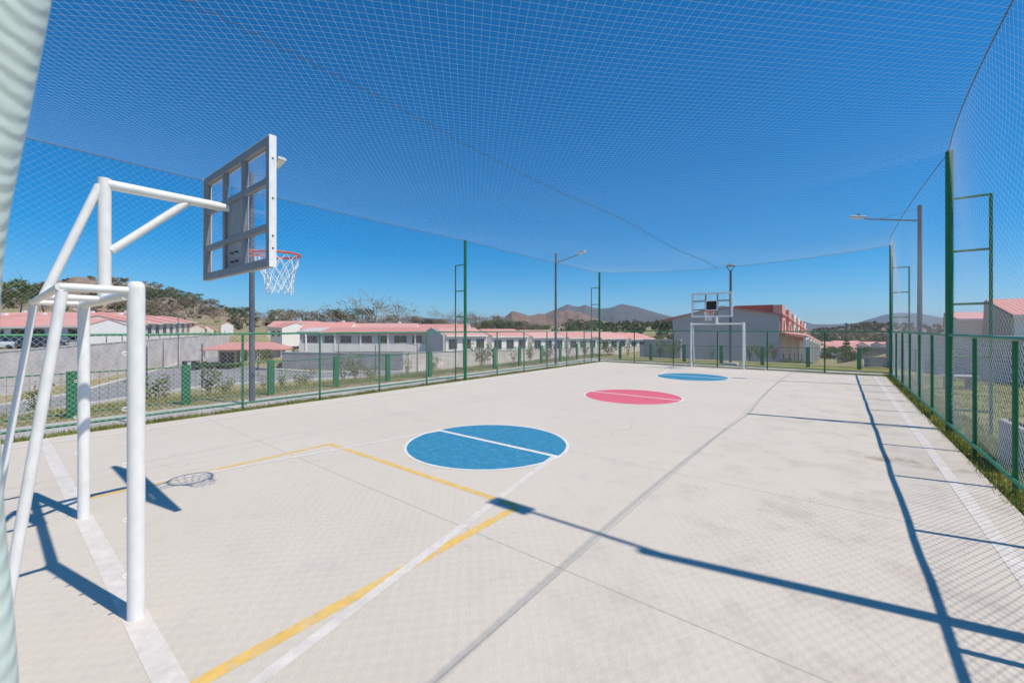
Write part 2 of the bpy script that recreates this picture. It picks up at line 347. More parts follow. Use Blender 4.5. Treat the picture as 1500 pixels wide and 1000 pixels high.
# ---------------------------------------------------------------- terrain
WL0 = np.array([-48.7, .7]); WLd = np.array([-.846, .533]); WLn = np.array([-.533, -.846])
PA0 = np.array([-54., 22.7]); PA1 = np.array([-39.5, 29.8]); PB1 = np.array([-28.2, 60.]); PB2 = np.array([-26.5, 78.])
def nrm(a, b): d = (b-a)/np.linalg.norm(b-a); return np.array([-d[1], d[0]])
nA = nrm(PA0, PA1); nB = nrm(PA1, PB1)
def terrain(X, Y):
    X = np.asarray(X, float); Y = np.asarray(Y, float); r = np.hypot(X, Y)
    gl = -3*np.clip((-14.3-X)/20., 0, 1)
    y0 = 27.8+22*sst(-1., 5., X)
    gf = -3.2*sst(0, 22., Y-y0)
    h = np.minimum(gl, gf)-.06
    h = h-4.5*sst(80, 170, r)*sst(-60, 0, X)
    sL = (X-WL0[0])*WLn[0]+(Y-WL0[1])*WLn[1]
    al = (X-WL0[0])*WLd[0]+(Y-WL0[1])*WLd[1]
    up = 2.8+.012*np.clip(al, 0, 60)+.045*np.clip(sL-14, 0, 200)
    h = h+up*sst(.25, .9, sL)*sst(-32, -38, X)
    sA = (X-PA1[0])*nA[0]+(Y-PA1[1])*nA[1]; sB = (X-PA1[0])*nB[0]+(Y-PA1[1])*nB[1]
    sE = (X-PA0[0])*(-nA[1])*-1+(Y-PA0[1])*(nA[0])*-1
    dA = (PA1-PA0)/np.linalg.norm(PA1-PA0); sE = (X-PA0[0])*dA[0]+(Y-PA0[1])*dA[1]
    h = h+1.3*sst(.2, .8, sA)*sst(.2, .8, sB)*sst(-14, -1, sE)
    h = h+.03*np.clip(r-120, 0, 200)*sst(-20, -70, X)
    return h
def tz(x, y): return float(terrain(x, y))
nr, na = 150, 900
rr = np.concatenate([np.linspace(0, 100, 110), np.geomspace(102, 12000, nr-110)]); th = np.linspace(0, 2*np.pi, na, endpoint=False)
R, T = np.meshgrid(rr, th, indexing='ij'); cx, cy = -6., 10.
GX, GY = cx+R*np.cos(T), cy+R*np.sin(T); GZ = terrain(GX, GY)
GZ = np.where(R > 600, -6-.002*R, GZ)
i = np.arange(nr-1)[:, None]; j = np.arange(na)[None, :]; j2 = (j+1) % na
Q = np.stack([i*na+j, (i+1)*na+j, (i+1)*na+j2, i*na+j2], -1).reshape(-1, 4)
struct(quads('ground', np.stack([GX, GY, GZ], -1).reshape(-1, 3), Q, [m_ground], smooth=True))

def ridge(name, pts, dist, thick, mat, rough=.12, seed=0, foot=-8., nx=420, ny=70, fade=40):
    """a range of hills whose crest passes at the given distance; pts = crest bearings and heights"""
    g = np.random.default_rng(seed); px = np.array([p[0] for p in pts], float); hh = np.array([p[1] for p in pts], float)
    u = np.linspace(px[0], px[-1], nx); crest = np.interp(u, px, hh)
    v = np.linspace(-1, 1, ny); U, Vv = np.meshgrid(u, v); zc = dist+Vv*thick
    t = np.arctan((U-750)/F); base = dist/np.cos(t)*0+dist
    Z = zc; Xc = (U-750)/F*Z; hx = np.interp(U, px, hh); top = np.array([hz(y, dist) for y in crest])
    prof = np.cos(Vv*np.pi/2)**1.1
    amp = np.maximum(top-foot, 1.)
    n = np.zeros_like(Xc)
    for k in range(7):
        f = 1.6*2**k/thick; a = .5**k; ph = g.uniform(0, 6.28, 4); an = g.uniform(0, 3.14)
        xx = Xc*np.cos(an)+Z*np.sin(an); zz = -Xc*np.sin(an)+Z*np.cos(an)
        n += a*np.abs(np.sin(f*xx*3+ph[0]+1.7*np.sin(f*zz*2+ph[1])))*np.cos(f*zz*2.3+ph[2])
    hgt = foot+amp[None, :]*np.clip(prof*(1+rough*n*(1-prof)), 0, 1.3)
    wx = Xc*CA-Z*SA; wy = Xc*SA+Z*CA
    V = np.stack([wx, wy, hgt], -1).reshape(-1, 3); i = np.arange(ny-1)[:, None]; j = np.arange(nx-1)[None, :]
    q = np.stack([i*nx+j, i*nx+j+1, (i+1)*nx+j+1, (i+1)*nx+j], -1).reshape(-1, 4)
    return struct(quads(name, V, q, [mat], smooth=True))
ridge('mountain', [(690, 484), (725, 480), (740, 466), (750, 457), (762, 459), (776, 463), (790, 460), (800, 461), (815, 457), (832, 455), (848, 457), (864, 463), (884, 470), (910, 478), (950, 484), (1000, 486)], 2300, 600, m_mtnb, 1.5, 3, -20)
ridge('mountain', [(740, 482), (780, 466), (795, 461), (812, 454), (832, 446), (842, 449), (850, 449), (857, 446), (866, 450), (880, 452), (893, 451), (906, 447), (918, 447.5), (932, 449), (948, 454), (965, 459), (985, 464), (1020, 472), (1070, 477), (1130, 480), (1190, 483)], 5600, 1500, m_mtnf, 1.4, 5, -30)
ridge('mountain', [(380, 480), (480, 473), (560, 468), (595, 464), (620, 465), (650, 467), (700, 472), (760, 479)], 9000, 1500, m_mtnf, .4, 8, -30)
ridge('mountain', [(1110, 482), (1150, 478), (1163, 474), (1170, 471), (1179, 471), (1190, 474.5), (1215, 475), (1250, 474), (1275, 467), (1296, 461), (1318, 458), (1345, 459), (1380, 465), (1430, 472), (1500, 478), (1600, 483)], 6500, 1300, m_mtnf, .35, 11, -30)
ridge('hill', [(1060, 486), (1150, 485), (1220, 484), (1250, 479), (1275, 475), (1300, 476), (1340, 478), (1390, 480), (1450, 483), (1560, 486)], 700, 150, m_hill, .5, 13, -14)
LEFTHILL = [(-420, 425), (-200, 420), (-60, 428), (0, 425), (50, 428), (80, 416), (110, 408), (150, 413), (180, 418), (210, 420), (240, 428), (270, 438), (300, 448), (330, 455), (365, 464), (410, 472), (480, 476), (560, 481)]
ridge('hill', LEFTHILL, 330, 150, m_hill, .35, 17, -2)

# ---------------------------------------------------------------- court slab and painted marks
mb = MB(); mb.bb(XL+.30, XR-.16, YN-.5, YF-.12, -.30, 0); struct(mb.build('court_floor', m_court))
Z1, Z2, Z3, Z4 = .0012, .0020, .0028, .0036
def sheet(name, pts, z, mat):
    me = bpy.data.meshes.new(name); a = sum(pts[i][0]*pts[(i+1) % len(pts)][1]-pts[(i+1) % len(pts)][0]*pts[i][1] for i in range(len(pts)))
    if a < 0: pts = pts[::-1]
    me.from_pydata([(x, y, z) for x, y in pts], [], [tuple(range(len(pts)))]); me.materials.append(mat); me.update()
    return struct(link(name, me))
def stripe(name, p, q, w, z, mat):
    d = Vector((q[0]-p[0], q[1]-p[1])).normalized(); n = Vector((-d.y, d.x))*w/2
    return sheet(name, [(p[0]+n.x, p[1]+n.y), (q[0]+n.x, q[1]+n.y), (q[0]-n.x, q[1]-n.y), (p[0]-n.x, p[1]-n.y)], z, mat)
def disc(name, c, r, z, mat, r0=0):
    n = 96; P = [(c[0]+math.cos(2*math.pi*k/n), c[1]) for k in range(n)]
    o = [(c[0]+r*math.cos(2*math.pi*k/n), c[1]+r*math.sin(2*math.pi*k/n)) for k in range(n)]
    if not r0: return sheet(name, o, z, mat)
    i_ = [(c[0]+r0*math.cos(2*math.pi*k/n), c[1]+r0*math.sin(2*math.pi*k/n)) for k in range(n)]
    me = bpy.data.meshes.new(name); me.from_pydata([(x, y, z) for x, y in o+i_], [], [(k, (k+1) % n, n+(k+1) % n, n+k) for k in range(n)])
    me.materials.append(mat); me.update(); return struct(link(name, me))
CX = -2.425*H
for (yy, mat) in ((2.728*H, m_blue), (5.97*H, m_red), (9.168*H, m_blue)):
    disc('court_circle', (CX, yy), .688*H, Z2, mat); disc('circle_ring', (CX, yy), .712*H, Z3, m_ring, .686*H)
    dy = .05*H
    stripe('circle_line', (CX-.69*H, yy+dy), (CX+.69*H, yy+dy), .085, Z4, m_ring)
YG = .325*H; YG2 = 2*YM-YG
stripe('goal_line', (XL+.35, YG), (.585*H, YG), .13, Z2, m_white_line)
stripe('goal_line', (XL+.35, YG2), (.585*H, YG2), .13, Z2, m_white_line)
stripe('touch_line', (.588*H, YN), (.588*H, YG2), .12, Z3, m_white_line)
stripe('touch_line', (-5.45*H, YN), (-5.45*H, YG2), .12, Z3, m_white_line)
for sgn, y0 in ((1, YG), (-1, YG2)):
    for sx in (-1, 1):
        stripe('key_line', (CX+sx*.66*H, y0+sgn*2.47*H), (CX+sx*1.16*H, y0), .085, .0024, m_white_line)
    yb = y0+sgn*1.535*H; my = m_yellow if sgn > 0 else m_yellowf
    stripe('box_line', (CX-1.06*H, y0), (CX-1.06*H, yb), .085, Z1, my); stripe('box_line', (CX+1.0*H, y0-sgn*.4*H), (CX+1.0*H, yb), .095, Z1, my)
    stripe('box_line', (CX-1.06*H, yb), (CX+1.0*H, yb), .085, Z1+.0003, my)
stripe('joint', (-.9*H, YN), (-.9*H, YF-.2), .012, .0005, m_joint)
stripe('joint', (-3.9*H, YN), (-3.9*H, YF-.2), .010, .0005, m_joint)
for k in range(8): stripe('joint', (XL+.35, (1.53+1.48*k)*H), (XR-.2, (1.53+1.48*k)*H-.1), .010, .0008, m_joint)
# walkway outside the left and the far fence
struct(MB().bb(XL-1.55, XL-.32, -8, YF+2.6, -.4, -.03).build('walkway', m_walk))
struct(MB().bb(XL-.32, XR+.35, YF+.95, YF+2.35, -.4, -.032).build('walkway', m_walk))
# lawn on the right and beyond the far fence
sheet('lawn', [(XR-.3, -6), (14, -6), (14, 34), (XR-.3, 34)], -.045, m_lawn)
sheet('lawn', [(XL-.3, YF-.15), (XR-.3, YF-.15), (XR-.3, YF+4.6), (XL-.3, YF+4.6)], -.05, m_lawn)
struct(MB().poly([(3.6, 6), (4.6, 6), (6.6, 22.3), (3.2, 29.2), (2.4, 28.6), (5.3, 21.8)], -.2, -.02).build('path', m_walk))

# ---------------------------------------------------------------- nets, fences
def lines45(w, h, p, seg):
    out = []; k = p*math.sqrt(2)
    for c in np.arange(-h+k/2, w, k):        # x - y = c
        a, b = max(0, c), min(w, h+c)
        if b-a > .02: out.append(((a, a-c), (b, b-c)))
    for c in np.arange(k/2, w+h, k):         # x + y = c
        a, b = max(0, c-h), min(w, c)
        if b-a > .02: out.append(((a, c-a), (b, c-b)))
    res = []
    for p0, p1 in out:
        n = max(2, int(math.hypot(p1[0]-p0[0], p1[1]-p0[1])/seg)+1); t = np.linspace(0, 1, n)
        res.append((p0[0]+(p1[0]-p0[0])*t, p0[1]+(p1[1]-p0[1])*t))
    return res
YT = [YN, YF-6*STEP, YF]
def bump(Y): # cable sag between the tall poles
    Y = np.asarray(Y, float); t = np.where(Y < YT[1], (Y-YT[0])/(YT[1]-YT[0]), (Y-YT[1])/(YT[2]-YT[1])); return 4*t*(1-t)
def side_z(Y): return ZT-.11*bump(Y)
def side_zr(Y): return ZT-np.where(np.asarray(Y) < YT[1], .20, .14)*H*bump(Y)
def xl(Y): return XL+.10*H*bump(Y)
def xr(Y): return XR-np.where(np.asarray(Y) < YT[1], .21, .15)*H*bump(Y)
def roof_z(X, Y):
    u = np.clip((np.asarray(X)-XL)/(XR-XL), 0, 1); q = 4*u*(1-u)
    a = side_z(Y); b = side_zr(Y); m = (a+b)/2
    return a*(1-u)+b*u+q*(2.585*H-m)-.05*np.sin(u*9)*np.sin(np.asarray(Y)*.7)*q
PITCH = .088
nt_ = thing('sports_net', 'white nylon net roof over the whole court with hanging side nets', 'net', (XC, YM, 0))
off = np.array([XC, YM, 0])
P = []
for x, y in lines45(XR-XL, YF-YN, PITCH, .5):
    Y = YN+y; u = x/(XR-XL); P.append(np.stack([xl(Y)+(xr(Y)-xl(Y))*u, Y, roof_z(XL+x, Y)], -1)-off)
strands('roof_net', P, .00095, m_net, nt_)
def side(x0, xc, sz):
    P = []
    hh = ZT-HF
    for u, v in lines45(YF-YN, hh, PITCH, .5):
        Y = YN+u; f = v/hh; top = sz(Y); P.append(np.stack([x0+(xc(Y)-x0)*f**1.6+.04*np.sin(Y*1.3)*np.sin(f*np.pi), Y, HF+(top-HF)*f], -1)-off)
    return P
strands('side_net', side(XL-.03, xl, side_z), .00085, m_net, nt_); strands('side_net', side(XR+.03, xr, side_zr), .0008, m_net, nt_)
P = []
for u, v in lines45(XR-XL, ZT-HF, PITCH, .5):
    X = XL+u; f = v/(ZT-HF); top = roof_z(X, np.full_like(X, YF)); P.append(np.stack([X, np.full_like(X, YF+.03), HF+(top-HF)*f], -1)-off)
strands('end_net', P, .00085, m_net, nt_)
t = np.linspace(0, 1, 60)
def rope(path, r, label):
    o = MB().tube([p for p in path], r, 6).build('net_rope', m_rope); return tag(o, label, 'rope', 'ropes that carry the net')
yy = np.linspace(YN, YF, 80)
rope(np.stack([xl(yy), yy, side_z(yy)+.01], -1), .009, 'dark rope along the top of the net above the left fence')
rope(np.stack([xr(yy), yy, side_zr(yy)+.01], -1), .0075, 'dark sagging rope along the top of the net above the right fence')
xx = np.linspace(XL, XR, 50)
rope(np.stack([xx, np.full_like(xx, YF), roof_z(xx, np.full_like(xx, YF))+.01], -1), .009, 'dark rope across the far end between the two corner poles')
yy2 = np.linspace(YN, YF, 260); zig = .035*np.where(np.arange(260) % 2, 1, -1)
rope(np.stack([XC+zig, yy2, roof_z(np.full_like(yy2, XC), yy2)-.01], -1), .0045, 'dark zigzag seam rope running lengthwise under the middle of the net roof')

def chainlink(w, h, p=.062):
    return lines45(w, h, p, 50)
def fence(label, p0, p1, n, skip=(), stop=None):
    d = Vector((p1[0]-p0[0], p1[1]-p0[1], 0)); Lg = d.length; rz = math.atan2(d.y, d.x)
    t = thing('chain_link_fence', label, 'fence', (p0[0], p0[1], 0), rz)
    for k in range(n+1):
        if k in skip: continue
        x = Lg*k/n; MB().tube([(x, 0, -.25), (x, 0, HF-.03)], .027, 10).build('post', m_green, t)
    e = MB().tube([(Lg*k/60, .006*math.sin(k*1.3), HF+.004*math.sin(k*2.1)) for k in range(61)], .026, 10); e.build('top_rail', m_greenlite, t)
    MB().tube([(0, -.03, .13), (Lg, -.03, .13)], .024, 8).build('bottom_rail', m_greenlite, t)
    P = [np.stack([u, np.full_like(u, .03)+.012*np.sin(u*2.1)*np.sin(v*2.4), .06+v], -1) for u, v in lines45(Lg, HF-.05, .07, .7)]
    strands('wire_mesh', P, .0019, m_wire, t); return t
nl = 13
fence('long green chain link fence on the left, street and houses behind it', (XL, YF), (XL, YF-STEP*nl), nl, (0, 6))
fence('green chain link fence across the far end behind the far goal', (XL, YF), (XR, YF), 6, (0, 6))
fence('green chain link fence on the right beside the lawn', (XR, YF), (XR, YF-STEP*nl), nl, (0, 6))

def net_pole(x, y, sx, label):
    t = thing('net_pole', label, 'pole', (x, y, 0), 0, 'tall green poles holding the net')
    MB().tube([(0, 0, -.3), (0, 0, ZT)], .057, 16).build('pole', m_green, t)
    MB().tube([(0, 0, ZT), (0, 0, ZT+.015)], [.06, .055], 16).build('cap', m_green, t)
    w = .276*H*sx
    MB().tube([(w, 0, -.2), (w, 0, 2.29*H)], .026, 10).build('side_pipe', m_green, t)
    for z in (2.285, 1.765, 1.245, .725, .205):
        MB().tube([(0, 0, z*H), (w, 0, z*H)], .022, 8).build('rung', m_green, t)
    return t
net_pole(XL, YF-6*STEP, -1, 'tall green net pole halfway along the left fence, ladder-like brace behind')
net_pole(XL, YF, -1, 'tall green net pole at the far left corner of the court')
net_pole(XR, YF-6*STEP, 1, 'tallest looking green net pole on the right fence, with side brace')
net_pole(XR, YF, 1, 'tall green net pole at the far right corner of the court')
# pole right beside the viewer; its bump ribs imitate striped net shadow
pts = []
for z, x in ((-.1, -.90), (.6, -.93), (1.26, -.957), (1.53, -.985), (1.8, -1.0), (2.07, -.988), (2.28, -.944), (2.49, -.902), (2.9, -.83), (3.6, -.74), (4.6, -.66), (5.24, -.62)):
    p = depth(x-.028, .75); pts.append((p[0], p[1], z))
sm = []
for k in range(len(pts)-1):
    for q in range(6):
        sm.append(tuple(lerp(pts[k][c], pts[k+1][c], q/6) for c in range(3)))
for _ in range(6): sm = [sm[0]]+[tuple((sm[i-1][c]+2*sm[i][c]+sm[i+1][c])/4 for c in range(3)) for i in range(1, len(sm)-1)]+[sm[-1]]
b0 = Vector((sm[0][0], sm[0][1], 0))
t_ = thing('net_pole', 'pale green pole bowing along the left edge close by, net shadow shaped as ribs', 'pole', b0, 0, None)
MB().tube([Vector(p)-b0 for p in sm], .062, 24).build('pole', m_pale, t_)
# ---------------------------------------------------------------- combined goal and basketball hoop
def make_goal():
    t = thing('goal_with_hoop', 'white steel goal frame near the camera carrying a basketball backboard seen from behind', 'goal', (FX-.03*H, YG, 0))
    hw, hh, r = .615*H, 1.15*H, .046
    for s in (-1, 1):
        MB().tube([(s*hw, 0, -.1), (s*hw, 0, hh-.02), (s*hw, 0, hh+.012), (s*hw, 0, hh+.025)], [r, r, r*.93, r*.6], 24).build('post', m_white, t)
        MB().tube([(s*hw, -.30*H-.02, -.05), (s*hw, -.174*H, hh-.06)], .026, 14).build('rear_leg', m_white, t)
        MB().tube([(s*hw, -.18*H, hh-.035), (s*hw, -.03, hh-.035)], .025, 14).build('side_bar', m_white, t)
    MB().tube([(-hw, 0, hh-.045), (hw, 0, hh-.045)], .035, 16).build('crossbar', m_white, t)
    MB().tube([(-hw-.02, -.178*H, hh-.035), (hw+.02, -.178*H, hh-.035)], .025, 14).build('rear_bar', m_white, t)
    MB().tube([(0, -.178*H, hh-.035), (0, 0, hh-.04)], .026, 14).build('middle_bar', m_white, t)
    zt = 1.635*H
    MB().tube([(0, 0, hh-.06), (0, 0, zt+.045)], .043, 20).build('board_post', m_white, t)
    MB().tube([(0, -.176*H, hh-.03), (0, -.03, zt-.02)], .030, 14).build('rear_strut', m_white, t)
    MB().tube([(0, .02, zt), (0, .435*H, zt)], .042, 20).tube([(0, .435*H, zt), (0, .47*H, zt)], .036, 16).build('arm', m_white, t)
    MB().tube([(0, .04, 1.345*H), (0, .29*H, zt-.03)], .031, 16).build('brace', m_white, t)
    for s in (-1, 1):
        for k in range(6):
            z = .3+k*.36; c = [(s*hw, -r-.008+.014*math.cos(q/8*2*math.pi), z+.011*math.sin(q/8*2*math.pi)) for q in range(9)]
            MB().tube(c, .004, 5).build('net_hook', m_white, t)
    # backboard
    y0, y1 = .487*H, .515*H; w = .465*H; za, zb = 1.29*H, 1.895*H
    f = MB(); e = .075
    f.bb(-w, w, y0, y1, zb-e, zb).bb(-w, w, y0, y1, za, za+e); f.bb(-w, -w+e, y0+.001, y1-.001, za+e, zb-e); f.bb(w-e, w, y0+.001, y1-.001, za+e, zb-e)
    v1, v2 = .135*H, .135*H; r1 = zb-.335*(zb-za); r2 = za+.31*(zb-za)
    for s in (-1, 1): f.bb(s*v1-.03, s*v1+.03, y0+.004, y1-.004, za+e, zb-e)
    f.bb(-w+e, w-e, y0+.006, y1-.006, r1-.03, r1+.03); f.bb(-w+e, w-e, y0+.006, y1-.006, r2-.03, r2+.03)
    bd = f.build('backboard', m_boardframe, t, bevel=.004)
    MB().bb(-w-.008, -w-.001, y0-.003, y1+.003, za-.004, zb+.004).bb(w+.001, w+.008, y0-.003, y1+.003, za-.004, zb+.004).bb(-w, w, y0+.003, y1+.003, zb+.001, zb+.008).bb(-w, w, y1+.001, y1+.007, za, za+e).bb(-w, w, y1+.001, y1+.007, zb-e, zb-.001).bb(-w, -w+e, y1+.001, y1+.0065, za+e, zb-e).bb(w-e, w, y1+.001, y1+.0065, za+e, zb-e).build('edge_strip', m_whiteframe, bd)
    cols = [(-w+e, -v1-.03), (-v1+.03, v1-.03), (v1+.03, w-e)]; rows = [(r1+.03, zb-e), (r2+.03, r1-.03), (za+e, r2-.03)]
    for ci, (a, b) in enumerate(cols):
        for ri, (c, d) in enumerate(rows):
            if ci == 1 and ri > 0:
                MB().bb(a, b, y1-.022, y1-.012, c, d).build('steel_plate', m_plate, bd)
            else: MB().bb(a, b, y1-.020, y1-.012, c, d).build('clear_pane', m_acrylic, bd)
    MB().bb(-v1+.02, v1-.02, y1-.010, y1-.003, r2-.02, r1+.02).build('target_panel', m_black, bd)
    tq = MB(); q = .024; a, b, c, d = -v1-.01, v1+.01, r2-.05, r1+.03
    tq.bb(a, b, y1-.002, y1+.004, d-2*q, d).bb(a, b, y1-.002, y1+.004, c, c+2*q).bb(a, a+2*q, y1-.002, y1+.0035, c+2*q, d-2*q).bb(b-2*q, b, y1-.002, y1+.0035, c+2*q, d-2*q).build('target_square', m_whiteframe, bd)
    for z in (za+.16, za+.27, za+.6, zb-.2):
        MB().tube([(w+.008, (y0+y1)/2, z), (w+.013, (y0+y1)/2, z)], .008, 8).build('bolt', m_steel, bd)
    for z in (za+.13, za+.22):
        for x in (-.06, .06): MB().tube([(x, y1-.022, z), (x, y1-.05, z)], .012, 6).build('bolt', m_steel, bd)
    # rim and net
    zr = 1.425*H; yc = y1+.15+.225; rm = MB()
    rm.tube([(.225*math.cos(2*math.pi*k/40), yc+.225*math.sin(2*math.pi*k/40), zr) for k in range(41)], .012, 8, cap=False)
    for x in (-.07, .07): rm.tube([(x, y1+.01, zr), (x, yc-.212, zr)], .009, 8); rm.tube([(x, y1+.012, zr-.1), (x*2.0, yc-.17, zr-.008)], .007, 8)
    rm.bb(-.10, .10, y1+.008, y1+.016, zr-.13, zr+.03)
    ri = rm.build('rim', m_rim, t)
    P = []; n = 12
    lv = [(0, .225), (-.09, .195), (-.17, .165), (-.25, .14), (-.33, .125), (-.40, .125)]
    for s in (-1, 1):
        for k in range(n):
            pa = []
            for l, (dz, rad) in enumerate(lv):
                a = 2*math.pi*(k+.5*s*l)/n; wob = .012*math.sin(k*2.3+l*1.9); pa.append(((rad+wob)*math.cos(a)+.012*l, yc+(rad+wob)*math.sin(a), zr+dz-.008+.012*math.sin(k*1.7+l)))
            P.append(np.array(pa))
    for k in range(n):
        a = 2*math.pi*(k+.1)/n; P.append(np.array([(.125*math.cos(a)+.06, yc+.125*math.sin(a), zr-.40), (.13*math.cos(a)+.06, yc+.13*math.sin(a), zr-.43-.02*math.sin(k*2.))]))
    strands('basket_net', P, .0036, m_cord, ri, 5)
    return t
goal = make_goal()
g2 = dup(goal); g2.location = (FX+.02*H, YG2, 0); g2.rotation_euler = (0, 0, math.pi)
g2['label'] = 'small white goal frame with backboard and hoop at the far end of the court'
goal['group'] = g2['group'] = 'goals with hoops at the two ends of the court'

# ---------------------------------------------------------------- lamp posts
def lamp(x, y, rz, label, z0=0., hp=3.13*H, arm=.85*H, rise=.17*H, stay=True):
    t = thing('street_lamp', label, 'street lamp', (x, y, z0), rz, 'steel lamp posts round the court')
    MB().tube([(0, 0, -.2), (0, 0, hp)], [.07, .055], 16).build('pole', m_steel, t)
    MB().bb(-.16, .16, -.16, .16, -.05, .03).build('base_plate', m_kerb, t)
    za = hp-.26*H; zb = za+rise
    MB().tube([(.05, 0, za), (arm*.8, 0, za+rise*.8), (arm-.25, 0, zb-.02)], .024, 10).build('arm', m_steel, t)
    hd = MB(); hd.prof([(-.09, -.03), (.09, -.03), (.10, .02), (.06, .05), (-.06, .05), (-.10, .02)], 0, .46)
    h_ = hd.build('lamp_head', m_lamp, t, (arm-.3, 0, zb-.01), bevel=.01); h_.rotation_euler = (0, -math.atan2(rise, arm), 0)
    MB().bb(.08, .42, -.07, .07, -.037, -.0305).build('lens', m_lens, h_)
    MB().tube([(.23, 0, .05), (.23, 0, .11)], .035, 10).build('sensor', m_black, h_)
    if stay: MB().tube([(.05, 0, hp-.1), (arm*.6, 0, za+rise*.6+.02)], .005, 5).build('stay_wire', m_steel, t)
    return t
lamp(-6.25*H, 2.24*H, 0, 'grey lamp post just outside the left fence, its head showing behind the near backboard', -.03)
lamp(-6.24*H, 9.9*H, 0, 'thin lamp post beyond the left fence near the far left corner', -.03)
lamp(1.08*H, 9.9*H, math.pi, 'grey lamp post beyond the right fence, arm reaching left over the court', -.03)
lamp(1.22*H, 2.24*H, math.pi, 'lamp post off to the right whose shadow crosses the court', -.03)
t = thing('street_lamp', 'dark lamp post behind the far goal with a V shaped bracket head', 'street lamp', (-2.46*H, 13.3*H, -.03), 0, 'steel lamp posts round the court')
MB().tube([(0, 0, -.2), (0, 0, 2.70*H)], [.075, .06], 14).build('pole', m_steel, t)
MB().bb(-.35, .35, -.3, .3, -.02, .10).build('base', m_kerb, t)
v = MB(); zt = 2.68*H
for s in (-1, 1): v.tube([(0, 0, zt-.05), (s*.22, 0, zt+.28)], .022, 8)
v.tube([(-.24, 0, zt+.28), (.24, 0, zt+.28)], .024, 8); v.build('bracket', m_steel, t)
MB().bb(-.16, .16, -.3, .15, zt+.305, zt+.36).build('lamp_head', m_lamp, t, bevel=.01)

# ---------------------------------------------------------------- low wire fences outside
def low_fence(label, p0, p1, n, hh=1.0):
    d = Vector((p1[0]-p0[0], p1[1]-p0[1], 0)); Lg = d.length
    t = thing('low_wire_fence', label, 'fence', (p0[0], p0[1], -.06), math.atan2(d.y, d.x))
    for k in range(n+1):
        x = Lg*k/n; MB().bb(x-.085, x+.085, -.05, .05, -.3, hh+.03).build('post', m_green, t, bevel=.008)
    MB().tube([(0, 0, hh-.02), (Lg, 0, hh-.02)], .014, 8).build('top_rail', m_green, t)
    MB().tube([(0, 0, .10), (Lg, 0, .10)], .012, 8).build('bottom_rail', m_green, t)
    P = [np.array([(x, 0, .08), (x, 0, hh)]) for x in np.arange(.07, Lg, .15)]+[np.array([(0, .004, z), (Lg, .004, z)]) for z in np.arange(.2, hh-.05, .2)]
    strands('wire_panel', P, .0028, m_greenwire, t); return t
st2 = 1.075*H
low_fence('low green wire fence with wide posts along the walkway on the left', (-7.0*H, 1.7*H+11*st2), (-7.0*H, 1.7*H-3*st2), 14)
low_fence('low dark green wire fence beyond the far end, grey house wall behind', (-7.0*H, 13.55*H), (1.45*H, 13.75*H), 8)

# ---------------------------------------------------------------- grass along the fences (stuff)
def grass(name, label, pts, hmin, hmax, mats):
    n = len(pts); p = np.asarray(pts, float); a = rng.uniform(0, 6.28, n); hgt = rng.uniform(hmin, hmax, n); w = rng.uniform(.004, .009, n)
    lean = rng.normal(0, .35, (n, 2))*hgt[:, None]; dx, dy = np.cos(a)*w, np.sin(a)*w
    V = np.zeros((n, 3, 3)); V[:, 0] = np.stack([p[:, 0]-dx, p[:, 1]-dy, p[:, 2]], -1); V[:, 1] = np.stack([p[:, 0]+dx, p[:, 1]+dy, p[:, 2]], -1)
    V[:, 2] = np.stack([p[:, 0]+lean[:, 0], p[:, 1]+lean[:, 1], p[:, 2]+hgt], -1)
    o = quads(name, V.reshape(-1, 3), np.arange(3*n).reshape(-1, 3), mats, rng.integers(0, len(mats), n)); return tag(o, label, 'grass', None, 'stuff')
def clump(n, x0, x1, y0, y1, zf, dens=.6):
    out = []
    while len(out) < n:
        x, y = random.uniform(x0, x1), random.uniform(y0, y1)
        if math.sin(y*2.1+x*3)+math.sin(y*5.3+1)+random.uniform(-2, 2) > -dens*2: out.append((x, y, zf(x, y)))
    return out
fl = lambda x, y: -.055
grass('grass', 'thin strip of grass at the foot of the left fence', clump(16000, XL-.28, XL+.33, -1, YF, fl), .03, .13, [m_grass, m_grass, m_grass2])
grass('grass', 'green grass along the foot of the right fence', clump(22000, XR-.2, XR+.55, -1, YF+1, fl), .03, .16, [m_grass, m_grass, m_grass2])
grass('grass', 'grass strip between the far fence and the low fence', clump(9000, XL, XR+.4, YF-.05, YF+.9, fl), .03, .1, [m_grass, m_grass2, m_grass])
grass('grass', 'patchy lawn blades on the right beyond the fence', clump(40000, XR+.5, 7, 4, 24, fl, .1), .03, .09, [m_grass, m_grass2])
zs = lambda x, y: tz(x, y)-.01
grass('grass', 'dry grass on the bank below the walkway on the left', clump(60000, -32, XL-1.7, 0, 32, zs, .3), .06, .28, [m_grass2, m_grass2, m_grass])

